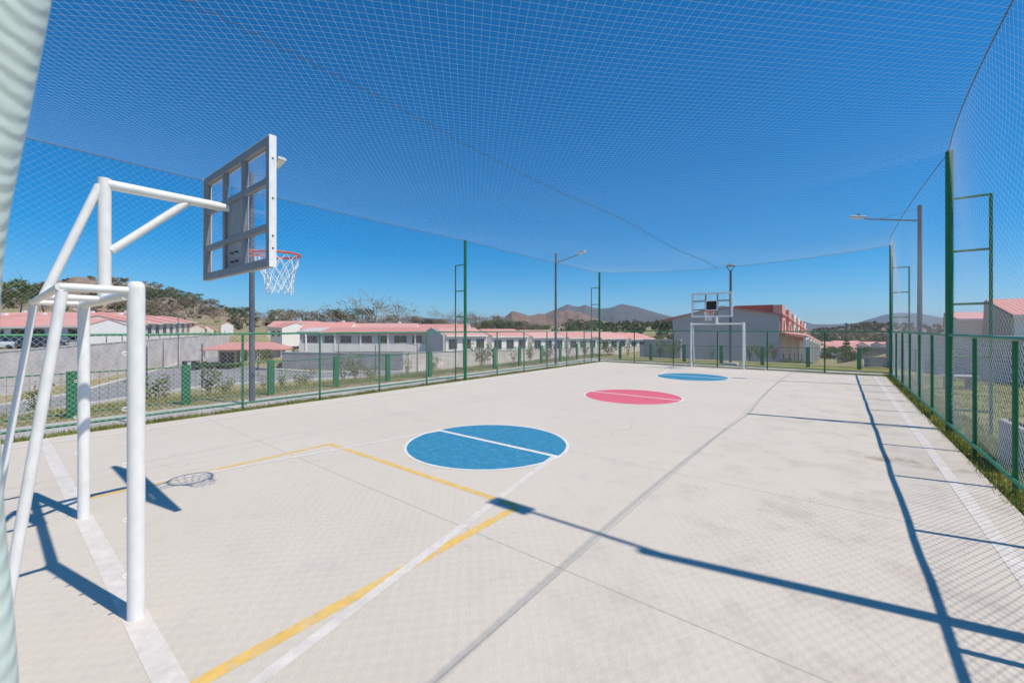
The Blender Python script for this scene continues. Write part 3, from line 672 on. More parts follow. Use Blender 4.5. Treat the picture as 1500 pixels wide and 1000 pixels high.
# ---------------------------------------------------------------- roads on the left
near = [(-31, -9), (-33.5, -4), (-36.4, .5), (-40.6, 7.4), (-42.6, 11), (-42.2, 14.5), (-40.8, 18.2), (-37.7, 24.5), (-35.2, 29.5), (-32.6, 35.7), (-26, 52), (-22.5, 74)]
far_ = [(-25.5, 74), (-27.4, 60), (-38.6, 29.8), (-43.8, 25.4), (-46.4, 23.0), (-50.1, 22.2), (-54.5, 21.4), (-60.8, 19.9), (-69.6, 20.4), (-90, 27), (-90, 21), at(262, 534, -3.06), at(240, 541, -3.06), at(215, 548, -3.06), at(184, 557, -3.06), at(110, 578, -3.06), at(0, 596, -3.06), (-38, -7)]
L0 = -3.06
sheet('road', near+far_, L0+.03, m_asphalt)
def kerb(pts, side, w=.25, z=L0):
    mb = MB()
    for p, q in zip(pts[:-1], pts[1:]):
        d = Vector((q[0]-p[0], q[1]-p[1])); n = Vector((-d.y, d.x)).normalized()*w*side
        mb.poly([p, (q[0]+d.normalized().x*.02, q[1]+d.normalized().y*.02), (q[0]+n.x, q[1]+n.y), (p[0]+n.x, p[1]+n.y)], z-.1, z+.15)
    return struct(mb.build('kerb', m_kerb))
kerb(near[1:10], -1, .45); kerb(far_[1:9], -1, .6); kerb(far_[10:], -1, .5)

# ---------------------------------------------------------------- walls
def wall(label, p0, p1, z0, z1, mat, th=.35, cap=True, z1b=None, cat='wall', posts=0, pm=None):
    d = Vector((p1[0]-p0[0], p1[1]-p0[1], 0)); Lg = d.length; e = z1 if z1b is None else z1b
    t = thing('retaining_wall', label, cat, (p0[0], p0[1], z0), math.atan2(d.y, d.x))
    MB().prof([(0, -.4), (Lg, -.4), (Lg, e-z0), (0, z1-z0)], 0, th, axis='y').build('block_wall', mat, t)
    if cap: MB().prof([(-.03, z1-z0+.002), (Lg+.03, e-z0+.002), (Lg+.03, e-z0+.09), (-.03, z1-z0+.09)], -.04, th+.04, axis='y').build('coping', m_kerb, t)
    for k in range(posts): 
        x = Lg*(k+.5)/posts; MB().bb(x-.045, x+.045, -.06, -.001, -.3, lerp(z1, e, x/Lg)-z0+.7).build('post', pm or m_steel, t)
    return t
wa = WL0-WLd*12; wb = WL0+WLd*54
wall('long dusty grey block retaining wall below the left houses', (wb[0], wb[1]), (wa[0], wa[1]), -3.06, .95, m_blockw, .3, z1b=.05, posts=22)
wall('grey block wall under the long white building', tuple(PA0), tuple(PA1), -3.06, -1.0, m_block, .3)
wall('beige block wall along the street behind the low fence', tuple(PA1), tuple(PB1), -3.06, -.9, m_beige, .3, z1b=-1.0)
wall('far end of the beige street wall near the corner of the court', tuple(PB1), tuple(PB2), -3.06, -1.0, m_beige, .3, z1b=-1.3)
wall('grey block wall across the lawn below the right hand houses', (2.0, 30.5), (7.6, 17.3), -.06, 1.55, m_block, .3)
a, b = at(945, 527), at(997, 527)
a = col(943, 31.); b = col(997, 29.5)
wall('small dark grey block wall left of the far goal', a, b, -1.0, 1.05, m_block, .25)
wall('brown block wall beyond the far right corner pole', col(1255, 60), col(1392, 48), -3.3, -.6, m_block, .3)

# ---------------------------------------------------------------- houses
def window(mbx, x, z, w, h, t, y=0, grid=True, mat=None):
    m = MB(); m.bb(x-w/2, x+w/2, y-.02, y-.002, z, z+h, 1); f = .05
    m.bb(x-w/2-f, x+w/2+f, y-.05, y-.001, z-f, z, 0).bb(x-w/2-f, x+w/2+f, y-.05, y-.001, z+h, z+h+f, 0).bb(x-w/2-f, x-w/2, y-.049, y-.0012, z, z+h, 0).bb(x+w/2, x+w/2+f, y-.049, y-.0012, z, z+h, 0)
    if grid: m.bb(x-.02, x+.02, y-.035, y-.021, z, z+h, 0)
    return m.build('window', [mat or m_frame, m_win], t)
def house(label, x, y, z, rz, w, d, e, rise, wallm=None, roofm=None, nwin=2, door=True, cat='house', group=None, over=.35, ridge=.5, wz=1.0, wh=1.1, ww=1.1, chimney=False):
    """front wall lies on local y=0 and runs along local x; ridge parallel to the front"""
    t = thing('terraced_house', label, cat, (x, y, z), rz, group)
    yr = d*ridge; wm = wallm or m_wallw
    MB().prof([(0, -1.5), (d, -1.5), (d, e), (yr, e+rise), (0, e)], .005, w-.005).build('wall', wm, t)
    k = rise/max(yr, .01); k2 = rise/max(d-yr, .01); th = .12
    r = MB().prof([(-over, e-over*k+.01), (yr, e+rise+.01), (d+over, e-over*k2+.01), (d+over, e-over*k2+.01+th), (yr, e+rise+.01+th), (-over, e-over*k+.01+th)], -.06, w+.04)
    rf = r.build('roof', roofm or m_tile, t)
    MB().bb(-.06, w+.04, -over-.02, -over+.0, e-over*k-.06, e-over*k+.10).build('fascia', m_wallw, rf)
    n = nwin+(1 if door else 0)
    for q in range(n):
        xx = w*(q+.5)/n
        if door and q == n//2:
            MB().bb(xx-.45, xx+.45, -.04, -.002, 0, 2.05).build('door', m_door, t)
        else: window(None, xx, wz, ww, wh, t)
    if chimney: MB().bb(w*.7, w*.7+.5, yr+.3, yr+.9, e+rise*.5, e+rise+.5).build('chimney', m_wallw, t)
    return t
rzc = A                                               # direction of the image plane
# left rows above the retaining wall
def row(n, px0, z0, dz, step, level, lab, w, d, e, rise, rz, wallm=None, roofm=None, **k):
    x, y = col(px0, z0)
    for q in range(n):
        house(lab % ['first', 'second', 'third', 'fourth', 'fifth', 'sixth', 'seventh', 'eighth', 'ninth', 'tenth'][q], x, y, level+dz*q, rz, w, d, e+.06*((q*7) % 3), rise, wallm if not callable(wallm) else wallm(q), roofm if q % 2 else m_tile, **k)
        x += math.cos(rz)*w; y += math.sin(rz)*w
wr = math.atan2(-WLd[1], -WLd[0])
row(2, -42, 45, 0, 1, -.25, 'white terraced house right behind the dusty wall, %s from the left', 6.3, 5.0, 2.4, .75, A-.02, roofm=m_tileb, group='front row of houses above the dusty wall', nwin=2, ww=1.5)
row(3, -70, 56, .02, 1, .5, 'salmon roofed house in the second row on the left slope, %s from the left', 6.2, 7, 2.4, .65, A+.03, wallm=m_wallc, roofm=m_tileb, group='second row of houses on the left slope', nwin=2)
row(4, -80, 68, .03, 1, 1.1, 'salmon roofed house in the third row on the left slope, %s from the left', 6.4, 7, 2.4, .65, A+.05, wallm=m_wallw, roofm=m_tile, group='third row of houses on the left slope', nwin=2, chimney=True)
row(5, -90, 84, .02, 1, 2.0, 'distant salmon roofed house in the top row under the left hill, %s from the left', 7.0, 7, 2.4, .8, A+.04, roofm=m_tileb, group='top row of houses under the left hill', nwin=2, chimney=True)
# row running away from the thick goal post
p0 = np.array(col(199, 58)); p1 = np.array(col(286, 84)); dd = p1-p0; n7 = 9; wd = np.linalg.norm(dd)/n7
for q in range(n7):
    p = p0+dd*q/n7
    house('house %s in the row running away right of the thick goal post' % ['nearest', 'second', 'third', 'fourth', 'fifth', 'sixth', 'seventh', 'eighth', 'farthest'][q], p[0], p[1], -.1+.07*q, math.atan2(dd[1], dd[0]), wd, 8, 2.75+.1*(q % 2), 1.0, [m_wallw, m_wallc][q % 2], [m_tile, m_tileb][q % 2], nwin=1, door=False, ww=1.35, wh=1.5, group='row of houses running away from the goal post')
for q, (px, z, w_, ee) in enumerate(((300, 82, 5.5, 1.5), (314, 84, 5.5, 1.3), (342, 92, 5, 2.2))):
    p = col(px, z); house(['cream gable end just left of the near lamp post, left of two', 'cream gable end just left of the near lamp post, right of two', 'white gable end left of the long white house'][q], p[0], p[1], -.6, A+math.pi/2+.6, 8, w_*.45, ee+1.1, .7, [m_wallc, m_wallc, m_wallw][q], m_tile, nwin=1, door=False)
for q in range(3):
    p = col(396+q*13, 100+q*8); house('small white two window house %s right of the near lamp post' % ['nearest', 'second', 'farthest'][q], p[0], p[1], -.8, A-.5, 4.6, 7, 3.0, 1.1, [m_wallw, m_wallc][q % 2], m_tile, nwin=2, door=False, group='stepped street of houses above the hut')
p = col(392, 118); house('long white house with salmon roof between the hut and the treeline', p[0], p[1], -.6, A+.1, 13, 8, 3.3, 1.4, m_wallw, m_tileb, nwin=5, door=False)
p = col(440, 88); house('cream house with salmon roof showing above the long white building, left end', p[0], p[1], -1, A, 10, 8, 2.9, 1.4, m_wallc, m_tile, nwin=2, chimney=True)
p = col(505, 90); house('salmon roof house peeping over the middle of the long white building', p[0], p[1], -1, A+.02, 15, 8, 2.7, 1.35, m_wallw, m_tileb, nwin=3, chimney=True)
p = col(606, 92); house('salmon roof house peeping over the right end of the long white building', p[0], p[1], -1, A, 12, 8, 2.8, 1.1, m_wallw, m_tile, nwin=3, chimney=True)
# long white building
p = col(439, 61); L_ = 21.2
t = thing('long_building', 'long low white building with eight dark grilled windows and salmon roof', 'building', (p[0], p[1], -1.75), A)
MB().prof([(0, -1), (8, -1), (8, 3.3), (4.5, 3.75), (0, 3.05)], .01, L_).build('wall', m_wallg, t)  # white wall given grey render, painting in the shade under the eaves
rf = MB(); rf.prof([(-.5, 3.0), (4.5, 3.8), (8.5, 3.3), (8.5, 3.42), (4.5, 3.92), (-.5, 3.12)], 2.9, L_+.3); rf.build('roof', m_tile, t)
MB().prof([(-.3, 3.16), (4.5, 3.72), (4.5, 3.85), (-.3, 3.28)], -.3, 2.88).build('entrance_roof', m_wallg, t)
MB().bb(0, 3.1, -.22, -.005, .15, 1.55).bb(3.35, 5.2, -.22, -.005, .15, 1.55).bb(5.3, L_-.05, -.26, -.005, .35, 1.45).build('parapet', m_wallw, t)
MB().bb(5.3, 15.8, -.12, -.004, -.3, .3).build('lower_band', m_tan, t)
for (a, b) in ((115, 205), (250, 325), (355, 430), (475, 565), (605, 670), (710, 795), (830, 895), (930, 1015)):
    u = L_*((a+b)/2-88)/952; w = L_*(b-a)/952; window(None, u, 1.62, w*.95, 1.0, t)
for u in (1.0, 3.22, 5.25, 9., 13., 17.): MB().bb(u-.08, u+.08, -.3, -.001, .3, 2.95).build('pillar', m_wallw, t)
# row along the beige wall
d0 = (PB1-PA1)/np.linalg.norm(PB1-PA1); rb = math.atan2(d0[1], d0[0]); base = np.array([-41.6, 38.4])
for q in range(6):
    p = base+d0*7.0*q
    house('white salmon-roofed house behind the beige wall, %s' % ['nearest of its row', 'second of its row', 'third of its row', 'fourth of its row behind the lamp post', 'fifth of its row', 'farthest of its row'][q], p[0], p[1], -2.0-.18*q, rb, 6.2, 8, 3.0, .95, m_wallw, m_tile if q % 2 else m_tileb, nwin=3, door=False, wz=1.2, wh=1.25, ww=1.15, group='houses behind the beige wall')
tw = thing('gable_wall', 'plain grey gable wall at the left end of the row behind the beige wall', 'wall', (base[0]-d0[0]*.3, base[1]-d0[1]*.3, -2.0), rb)
MB().prof([(-.4, -1), (8.2, -1), (8.2, 3.1), (4, 4.1), (-.4, 3.1)], -.25, 0).build('panel', m_wallg, tw)
# hut with hip roof
p = col(367, 60); t = thing('gatehouse', 'open sided hut with red hipped roof at the road junction', 'hut', (p[0], p[1], -3.06), A+.1)
a, b, c, d, e = -5.6, 5.6, -2.4, 2.4, 2.1
MB().add([(a, c, e), (b, c, e), (b, d, e), (a, d, e), (-3.0, 0, e+.95), (3.0, 0, e+.95), (a, c, e-.1), (b, c, e-.1), (b, d, e-.1), (a, d, e-.1)], [(0, 1, 5, 4), (1, 2, 5), (2, 3, 4, 5), (3, 0, 4), (0, 6, 7, 1), (1, 7, 8, 2), (2, 8, 9, 3), (3, 9, 6, 0), (9, 8, 7, 6)]).build('roof', m_tile, t)
MB().bb(-3.6, -1.2, -1.4, 1.6, -.2, 2.0).build('booth', m_tan, t); window(None, -2.4, .2, 1.9, 1.5, t, -1.4)
MB().bb(2.6, 4.2, -1.2, 1.4, -.2, 2.0).build('store_room', m_wallg, t)
for u in (-5.1, -.2, 2.0, 5.1):
    for v_ in (-2.0, 2.0): MB().bb(u-.1, u+.1, v_-.1, v_+.1, -.2, 2.0).build('pillar', m_wallw, t)
# grey building with stepped units at the far end
X0, Y0 = -16., 52.
for q in range(6):
    y = Y0+q*7.2; dz = -.32*q
    t = thing('terraced_house', ['grey gable end of the two storey block behind the far goal', 'second unit of the stepped block, salmon tower on top', 'third unit of the stepped block, tan tower', 'fourth unit of the stepped block going downhill', 'fifth unit of the stepped block going downhill', 'lowest and farthest unit of the stepped block'][q], 'house', (X0, y, -3.2+dz), 0, 'stepped two storey block beyond the far end')
    prof = [(0, -2), (11, -2), (11, 6.6), (5.6, 7.55), (0, 6.35)]
    MB().prof(prof, 0.01, 7.19, axis='y').build('wall', [m_wallg, m_tan, m_wallg, m_tan, m_wallc, m_tan][q], t)
    MB().prof([(-1.1, 6.12), (5.6, 7.56), (11.4, 6.54), (11.4, 6.68), (5.6, 7.72), (-1.1, 6.28)], -.25 if q == 0 else -.05, 7.15, axis='y').build('roof', m_tile, t)
    tm = [m_maroon, m_maroon, m_tan, m_pink, m_tan, m_pink][q]
    MB().bb(6.6, 10.4, .6, 3.6, 6.0, 7.72).build('roof_tower', tm, t)
    MB().bb(10.41, 11.25, .3, 3.8, 4.75, 7.68).build('tower_front', [m_pink, m_pink, m_wallc, m_wallc, m_pink, m_wallc][q], t)
    for (u, z) in ((5.2, 4.2), (2.0, 4.3)):
        MB().bb(11.26 if u < 3 else 11.001, 11.29 if u < 3 else 11.04, u-.35, u+.35, z, z+1.7).build('window', m_win, t)
    MB().prof([(11.002, 4.62), (13.4, 4.3), (13.4, 4.42), (11.002, 4.76)], .0, 7.1, axis='y').build('porch_roof', m_tile, t)
    MB().bb(13.1, 13.3, .05, 7.05, 4.0, 4.3).build('porch_beam', m_wallw, t)
    for u in (.3, 3.6): MB().bb(13.05, 13.35, u, u+.35, -1.5, 3.99).build('column', m_wallw, t)
    MB().bb(11.001, 11.04, 4., 5., .2, 2.3).build('door', m_door, t)
tw = thing('gable_wall', 'lower grey lean-to wall left of the grey gable end', 'wall', (X0-4.5, Y0+1, -3.2), 0)
MB().prof([(0, -2), (4.49, -2), (4.49, 3.6), (0, 3.0)], 0, 4, axis='y').build('panel', m_wallg, tw)
p = col(948, 42)
t = thing('low_roof', 'low salmon roof just beyond the far fence left of the goal', 'roof', (p[0], p[1], -2.6), A)
MB().prof([(-1.6, .55), (1.2, 1.25), (3.6, .7), (3.6, .6), (1.2, 1.12), (-1.6, .45)], -4.3, 3.6).build('roof_sheet', m_tile, t); MB().bb(-4, 3.3, -1, 3.2, -2, .5).build('wall', m_wallw, t)
# right-hand houses over the block wall
p = col(1403, 33); house('small pale house with one barred window behind the right block wall', p[0], p[1], -.3, .05, 4.4, 4, 2.9, .6, m_wallc, m_tileb, nwin=1, door=False, ww=1.6, wh=1.0, wz=1.5, ridge=.95, over=.2)
p = col(1485, 26); t = house('house with tan side wall and salmon roof at the right edge', p[0], p[1], -.3, .05, 7, 5, 3.0, 1.2, m_wallw, m_tile, nwin=2, ridge=.97, over=.2)
MB().prof([(-.02, -1), (5.0, -1), (5.0, 3.0), (4.86, 4.2), (-.02, 3.0)], -.12, -.004).build('side_wall', m_tan, t)
p = col(1372, 75); house('salmon roof just left of the tall right pole in the distance', p[0], p[1], -2.6, A, 7, 6, 2.6, 1.0, m_wallc, m_tileb, nwin=2)
for k, (px, z, py, w) in enumerate(((1213, 118, 505, 9), (1232, 125, 503.5, 8), (1255, 120, 505, 9), (1278, 112, 506, 9), (1302, 108, 506, 8), (1325, 104, 506, 9), (1350, 100, 506, 9), (1200, 98, 512, 8), (1240, 90, 513, 8))):
    p = col(px, z); house('salmon roof in the valley beyond the far right corner, %s' % ['leftmost at the top', 'second at the top', 'above the green bush', 'right of the green bush', 'left of the corner pole', 'right of the corner pole', 'rightmost', 'lower left beside the porch', 'lower row above the bush'][k], p[0], p[1], hz(py, z)-2.9, A+.08*(k % 3-1), w, 7, 2.4, 1.2, m_wallw if k % 2 else m_wallc, m_tileb if k % 2 else m_tile, nwin=2, door=False, group='salmon roofs in the valley')

# ---------------------------------------------------------------- trees and plants
def quad_cloud(g, centers, radii, n, size, nm, flat=.8):
    c = np.asarray(centers, float); k = len(c); idx = g.integers(0, k, n); d = g.normal(size=(n, 3)); d /= np.linalg.norm(d, axis=1)[:, None]
    rad = np.asarray(radii)[idx]*(.45+.55*g.random(n)**.5); p = c[idx]+d*rad[:, None]*np.array([1, 1, flat])
    a = g.normal(size=(n, 3)); a /= np.linalg.norm(a, axis=1)[:, None]; b = np.cross(a, g.normal(size=(n, 3))); b /= np.linalg.norm(b, axis=1)[:, None]
    s = size*g.uniform(.6, 1.4, n)[:, None]; a = a*s; b = b*s*.62
    V = np.stack([p-a, p-b*.9, p+a, p+b], 1).reshape(-1, 3); Q = np.arange(4*n).reshape(-1, 4)
    mi = (idx*7 % nm+(g.random(n) < .3)) % nm; return V, Q, mi
def branches(mb, g, base, top, r, n, spread, lv=2, m=0):
    mb.tube([base, lerp(Vector(base), Vector(top), .5)+Vector((g.normal()*r, g.normal()*r, 0)), top], [r, r*.75, r*.45], 7, m); ends = []
    for k in range(n):
        f = g.uniform(.45, 1.); s = lerp(Vector(base), Vector(top), f); a = g.uniform(0, 6.28); l = spread*g.uniform(.6, 1.1)
        e = s+Vector((math.cos(a)*l, math.sin(a)*l, l*g.uniform(.35, 1.1))); mid = lerp(s, e, .5)+Vector((0, 0, l*.1))
        mb.tube([s, mid, e], [r*.4, r*.28, r*.12], 5, m, cap=False); ends.append(e)
        if lv > 1:
            for q in range(4):
                f2 = g.uniform(.4, 1); s2 = lerp(mid, e, f2); a2 = a+g.normal()*.9; l2 = l*.5
                e2 = s2+Vector((math.cos(a2)*l2, math.sin(a2)*l2, l2*g.uniform(.1, 1.2))); mb.tube([s2, e2], [r*.16, r*.05], 4, m, cap=False); ends.append(e2)
    return ends
def make_tree(name, label, cat, seed, hgt, wid, mats, bark, nleaf, lsize, bare=False, group=None, trunk=.4, flat=.75):
    g = np.random.default_rng(seed); t = thing(name, label, cat, (0, 0, 0), 0, group); mb = MB()
    ends = branches(mb, g, (0, 0, -.3), (g.normal()*.1*wid, g.normal()*.1*wid, hgt*.62), .022*hgt+.02, 9 if not bare else 16, wid*.55, 2)
    mb.build('trunk', bark, t)
    cs = [(e.x, e.y, min(e.z, hgt*.93)) for e in ends]; rd = [wid*g.uniform(.10, .24)*(.6 if bare else 1) for _ in cs]
    V, Q, mi = quad_cloud(g, cs, rd, nleaf, lsize, len(mats), flat); quads('crown', V, Q, mats, mi, t); return t
proto = {}
def place(kind, px, z, py_top, label, rz=None, group='trees on the skyline', wfac=1.):
    mk = kinds[kind]
    x, y = col(px, z); gz = tz(x, y); top = hz(py_top, z); hgt = max(1., top-gz)
    if kind not in proto: t = proto[kind] = mk()
    else: t = dup(proto[kind])
    s = hgt/ref[kind]; t.location = (x, y, gz); t.scale = (s*wfac, s*wfac, s); t.rotation_euler = (0, 0, random.uniform(0, 6.28)); t['label'] = label
    if group: t['group'] = group
    return t
ref = dict(green1=8, green2=8, dry1=8, dry2=8, bare1=8, lime=3, umb=9)
kinds = dict(
    green1=lambda: make_tree('green_tree', 'x', 'tree', 1, 8, 8, LG, m_bark, 2600, .22),
    green2=lambda: make_tree('green_tree', 'x', 'tree', 2, 8, 6.5, LG[1:]+[LB[2]], m_bark, 2200, .22),
    dry1=lambda: make_tree('dry_tree', 'x', 'tree', 3, 8, 8.5, LB, m_palebark, 1900, .2),
    dry2=lambda: make_tree('dry_tree', 'x', 'tree', 4, 8, 7.5, [LB[0], LB[1], LG[2]], m_palebark, 1700, .2),
    bare1=lambda: make_tree('bare_tree', 'x', 'tree', 5, 8, 9, LT, m_palebark, 700, .13, True),
    lime=lambda: make_tree('young_tree', 'x', 'tree', 6, 3, 2.6, LY, m_bark, 1500, .09),
    umb=lambda: make_tree('umbrella_tree', 'x', 'tree', 8, 9, 8, [LG[1], LG[2], LB[2]], m_palebark, 1300, .2, flat=.35))
T = [('green1', 30, 150, 414, 'big round green tree on the left hillside behind the goal'), ('green1', 0, 120, 428, 'green tree cut by the left edge above the roofs', ),
     ('green2', 66, 160, 420, 'green tree right of the big round one on the left hill'), ('green2', 135, 200, 432, 'green tree seen through the goal frame'),
     ('umb', 237, 230, 421, 'thin flat topped tree alone on the hill crest, left of two'), ('umb', 262, 230, 424, 'thin flat topped tree on the hill crest, middle one'), ('umb', 278, 230, 427, 'thin flat topped tree on the hill crest, right one'),
     ('dry2', 205, 150, 440, 'dry brown tree just right of the thick goal post'), ('dry1', 240, 150, 446, 'dry tree in front of the hill above the stepped houses'), ('dry2', 285, 160, 438, 'dark bushy tree on the falling hill shoulder'),
     ('dry1', 318, 170, 452, 'dry tree at the foot of the hill left of the lamp post'), ('green2', 350, 150, 451, 'dark green tree left of the near lamp post'), ('dry1', 385, 180, 458, 'small dry tree right of the near lamp post'),
     ('umb', 411, 170, 452, 'taller flat topped green tree beside the near lamp post'), ('dry2', 428, 160, 459, 'dark brown round tree right of the flat topped one'), ('dry1', 452, 150, 456, 'greyish dry tree above the left end of the long building'),
     ('dry2', 478, 150, 461, 'wide brown tree above the long white building'), ('green2', 512, 145, 454, 'single bluish green tree in the brown treeline'), ('dry1', 530, 150, 463, 'low dry tree left of the bare tree'),
     ('bare1', 540, 108, 441, 'large pale nearly leafless tree over the long building'), ('bare1', 572, 118, 449, 'second pale leafless tree right of the large one'), ('dry1', 590, 150, 464, 'brown tree behind the pale leafless trees'),
     ('green2', 618, 150, 468, 'low green tree right of the pale leafless trees'), ('dry2', 640, 150, 468, 'low dark tree left of the ladder pole'), ('bare1', 663, 115, 457, 'bare reddish tree left of the tall left net pole'),
     ('bare1', 681, 120, 462, 'bare tree directly behind the tall left net pole'), ('dry1', 706, 130, 464, 'dry tree right of the tall left net pole'), ('green1', 728, 125, 470, 'dark green tree under the mountain slope'), ('green2', 745, 120, 472, 'rounded green tree left of the thin lamp post'),
     ('dry2', 766, 125, 475, 'low brown green tree under the brown mountain'), ('green1', 792, 130, 477, 'green tree over the roofs beside the thin lamp post'), ('green2', 835, 140, 479, 'green tree over the far roofs right of the thin lamp post'),
     ('green1', 898, 90, 489, 'green tree behind the far left corner pole'), ('green2', 915, 84, 492, 'dense green tree beyond the far fence, second from the corner'), ('lime', 938, 78, 493, 'lighter green tree beyond the far fence'), ('green1', 960, 84, 493, 'green tree touching the grey house on its left'),
     ('dry1', 1262, 150, 488, 'dry tree on the low hill right of the stepped block'), ('dry2', 1290, 140, 489, 'dry tree near the far right corner pole'), ('dry1', 1330, 150, 487, 'dry tree right of the far right corner pole')]
for k in T: place(*k[:5])
place('lime', 376, 50, 513, 'small yellow green tree in front of the red roofed hut', group='young trees near the court')
place('lime', 1233, 33, 509, 'bright green bushy young tree beyond the far right fence', group='young trees near the court')
# woods that read as one mass
def wood(name, label, spots, mats, n=220, size=.5, seed=20):
    g = np.random.default_rng(seed); VV = []; QQ = []; MI = []; k = 0
    for (x, y, z, h) in spots:
        m_ = int(g.integers(3, 6)); cs = [(x+g.normal()*h*.3, y+g.normal()*h*.3, z+h*g.uniform(.3, .75)) for _ in range(m_)]; rd = [h*g.uniform(.18, .34) for _ in cs]
        V, Q, mi = quad_cloud(g, cs, rd, n, size*g.uniform(.7, 1.2), len(mats)); VV.append(V); QQ.append(Q+k); MI.append(mi); k += len(V)
    o = quads(name, np.concatenate(VV), np.concatenate(QQ), mats, np.concatenate(MI)); return tag(o, label, 'woodland', None, 'stuff')
lh_x = [p[0] for p in LEFTHILL]; lh_y = [p[1] for p in LEFTHILL]
spots = []
for k in range(250):
    px = random.uniform(-80, 470); v = random.uniform(-.95, .02); z = 330+150*v; pr = math.cos(v*math.pi/2)**1.1; top = hz(np.interp(px, lh_x, lh_y), 330); gz = -2+(top+2)*pr
    if v > -.35 and random.random() < .55: continue
    x, y = col(px, z); spots.append((x, y, gz-.5, random.uniform(3., 6.5)))
wood('woodland', 'dry brown and olive scrub woodland covering the left hill', spots, [LB[0], LB[1], LB[2], LG[1]], 150, .6)
spots = []
for k in range(170):
    px = random.uniform(330, 800); z = random.uniform(130, 210); x, y = col(px, z); spots.append((x, y, tz(x, y)-.3, hz(random.uniform(466, 478), z)-tz(x, y)))
wood('woodland', 'brown treeline behind the houses across the left half', spots, [LB[0], LB[1], LB[2], LG[2]], 260, .42, 21)
spots = []
for k in range(300):
    px = random.choice((random.uniform(830, 1010), random.uniform(1120, 1420))); z = random.uniform(140, 520); x, y = col(px, z); spots.append((x, y, tz(x, y)-.5 if z < 300 else -8, random.uniform(4, 7)))
wood('woodland', 'olive valley woodland spreading to the foot of the mountains', spots, [LG[1], LG[2], LB[1], LB[2]], 130, .7, 22)
spots = []
for k in range(240):
    px = random.uniform(1190, 1420); z = random.uniform(560, 700); x, y = col(px, z); top = hz(np.interp(px, [1060, 1150, 1220, 1250, 1275, 1300, 1340, 1390, 1450], [486, 485, 484, 479, 475, 476, 478, 480, 483]), 700)
    pr = math.cos((z-700)/150*math.pi/2)**1.1; spots.append((x, y, -14+(top+14)*pr-1, random.uniform(5, 9)))
wood('woodland', 'scrub covering the low brown hill beyond the right corner', spots, [LB[0], LB[1], LB[2], LG[2]], 90, 1.1, 23)
# small plants on the bank and at the far fence
def plant(seed, h, w, mats, n, s):
    g = np.random.default_rng(seed); t = thing('shrub', 'x', 'shrub'); mb = MB(); ends = []
    for k in range(5):
        a = g.uniform(0, 6.28); e = Vector((math.cos(a)*w*g.uniform(.2, .6), math.sin(a)*w*g.uniform(.2, .6), h*g.uniform(.6, 1))); mb.tube([(0, 0, -.05), lerp(Vector((0, 0, 0)), e, .5)+Vector((0, 0, .05*h)), e], [.012, .009, .004], 5, cap=False); ends += [e, lerp(Vector((0, 0, 0)), e, .7), lerp(Vector((0, 0, 0)), e, .45)]
    mb.build('stem', m_bark, t); V, Q, mi = quad_cloud(g, [tuple(e) for e in ends], [w*.2]*len(ends), n, s, len(mats)); quads('foliage', V, Q, mats, mi, t); return t
pp = [plant(31, 1.3, 1.0, LY, 260, .05), plant(32, 1.0, 1.1, [LG[0], LY[1], LT[2]], 300, .05), plant(33, 1.5, .8, [LY[1], LT[2], LG[1]], 160, .05)]
spotl = [(60, 'leafy shrub on the bank between the thin and thick goal legs', 14.5, 1.2), (225, 'leafy shrub against the road right of the thick goal post', 15.5, 1.2), (243, 'low shrub on the bank left of a wide green post', 14.3, .8), (305, 'straggly shrub on the bank between the wide green posts', 15.2, 1.3), (330, 'low leafy shrub left of the near lamp post', 14.6, .7), (386, 'shrub right of the near lamp post', 16.5, .9), (412, 'small shrub behind the low fence under the hut road', 17.5, .8),
         (441, 'small plant left of the fourth wide post', 18, .8), (502, 'tall thin plant in front of the block wall', 18.2, 1.35), (522, 'bushy plant in front of the block wall', 18.6, 1.2), (545, 'low plant in front of the beige wall', 19.5, .8), (597, 'straggly plant before the beige wall', 20.2, 1.2), (634, 'leafy plant left of the tall net pole', 21, 1.0), (706, 'young plant right of the tall left net pole', 23, 1.4), (752, 'small plant before the beige wall, far side', 25.5, 1.1), (776, 'plant before the beige wall left of the thin lamp post', 26.5, 1.2), (800, 'plant directly left of the thin lamp post', 27.5, 1.1), (832, 'plant right of the thin lamp post', 28.5, 1.2), (858, 'plant near the far left corner pole', 29.5, 1.1),
         (893, 'plant right of the far left corner pole', 30.5, 1.3), (920, 'shrub beyond the far fence before the pale wall', 31, 1.2), (966, 'vine-like shrub on the small dark block wall', 28.3, 1.3), (985, 'second vine-like shrub on the small dark block wall', 28, 1.2), (1043, 'leafy shrub seen inside the far goal', 27.0, 1.0), (1098, 'leafy shrub right of the far goal', 26, 1.1), (1115, 'thin shrub before the grey house, right of the far goal', 25.8, 1.2)]
for k, (px, lab, z, h) in enumerate(spotl):
    src = pp[k % 3]; t = src if k < 3 else dup(src); x, y = col(px, z); s = h/[1.3, 1., 1.5][k % 3]
    t.location = (x, y, tz(x, y)); t.scale = (s, s, s); t.rotation_euler = (0, 0, k*1.3); t['label'] = lab; t['group'] = 'young shrubs behind the low fences'
t = plant(37, 1.5, 1.2, [m_flower, LG[1], LG[0]], 500, .06); x, y = col(1134, 37); t.location = (x, y, -1.0); t.scale = (.8,)*3; tag(t, 'red flowering shrub by the porch of the grey house', 'shrub'); 
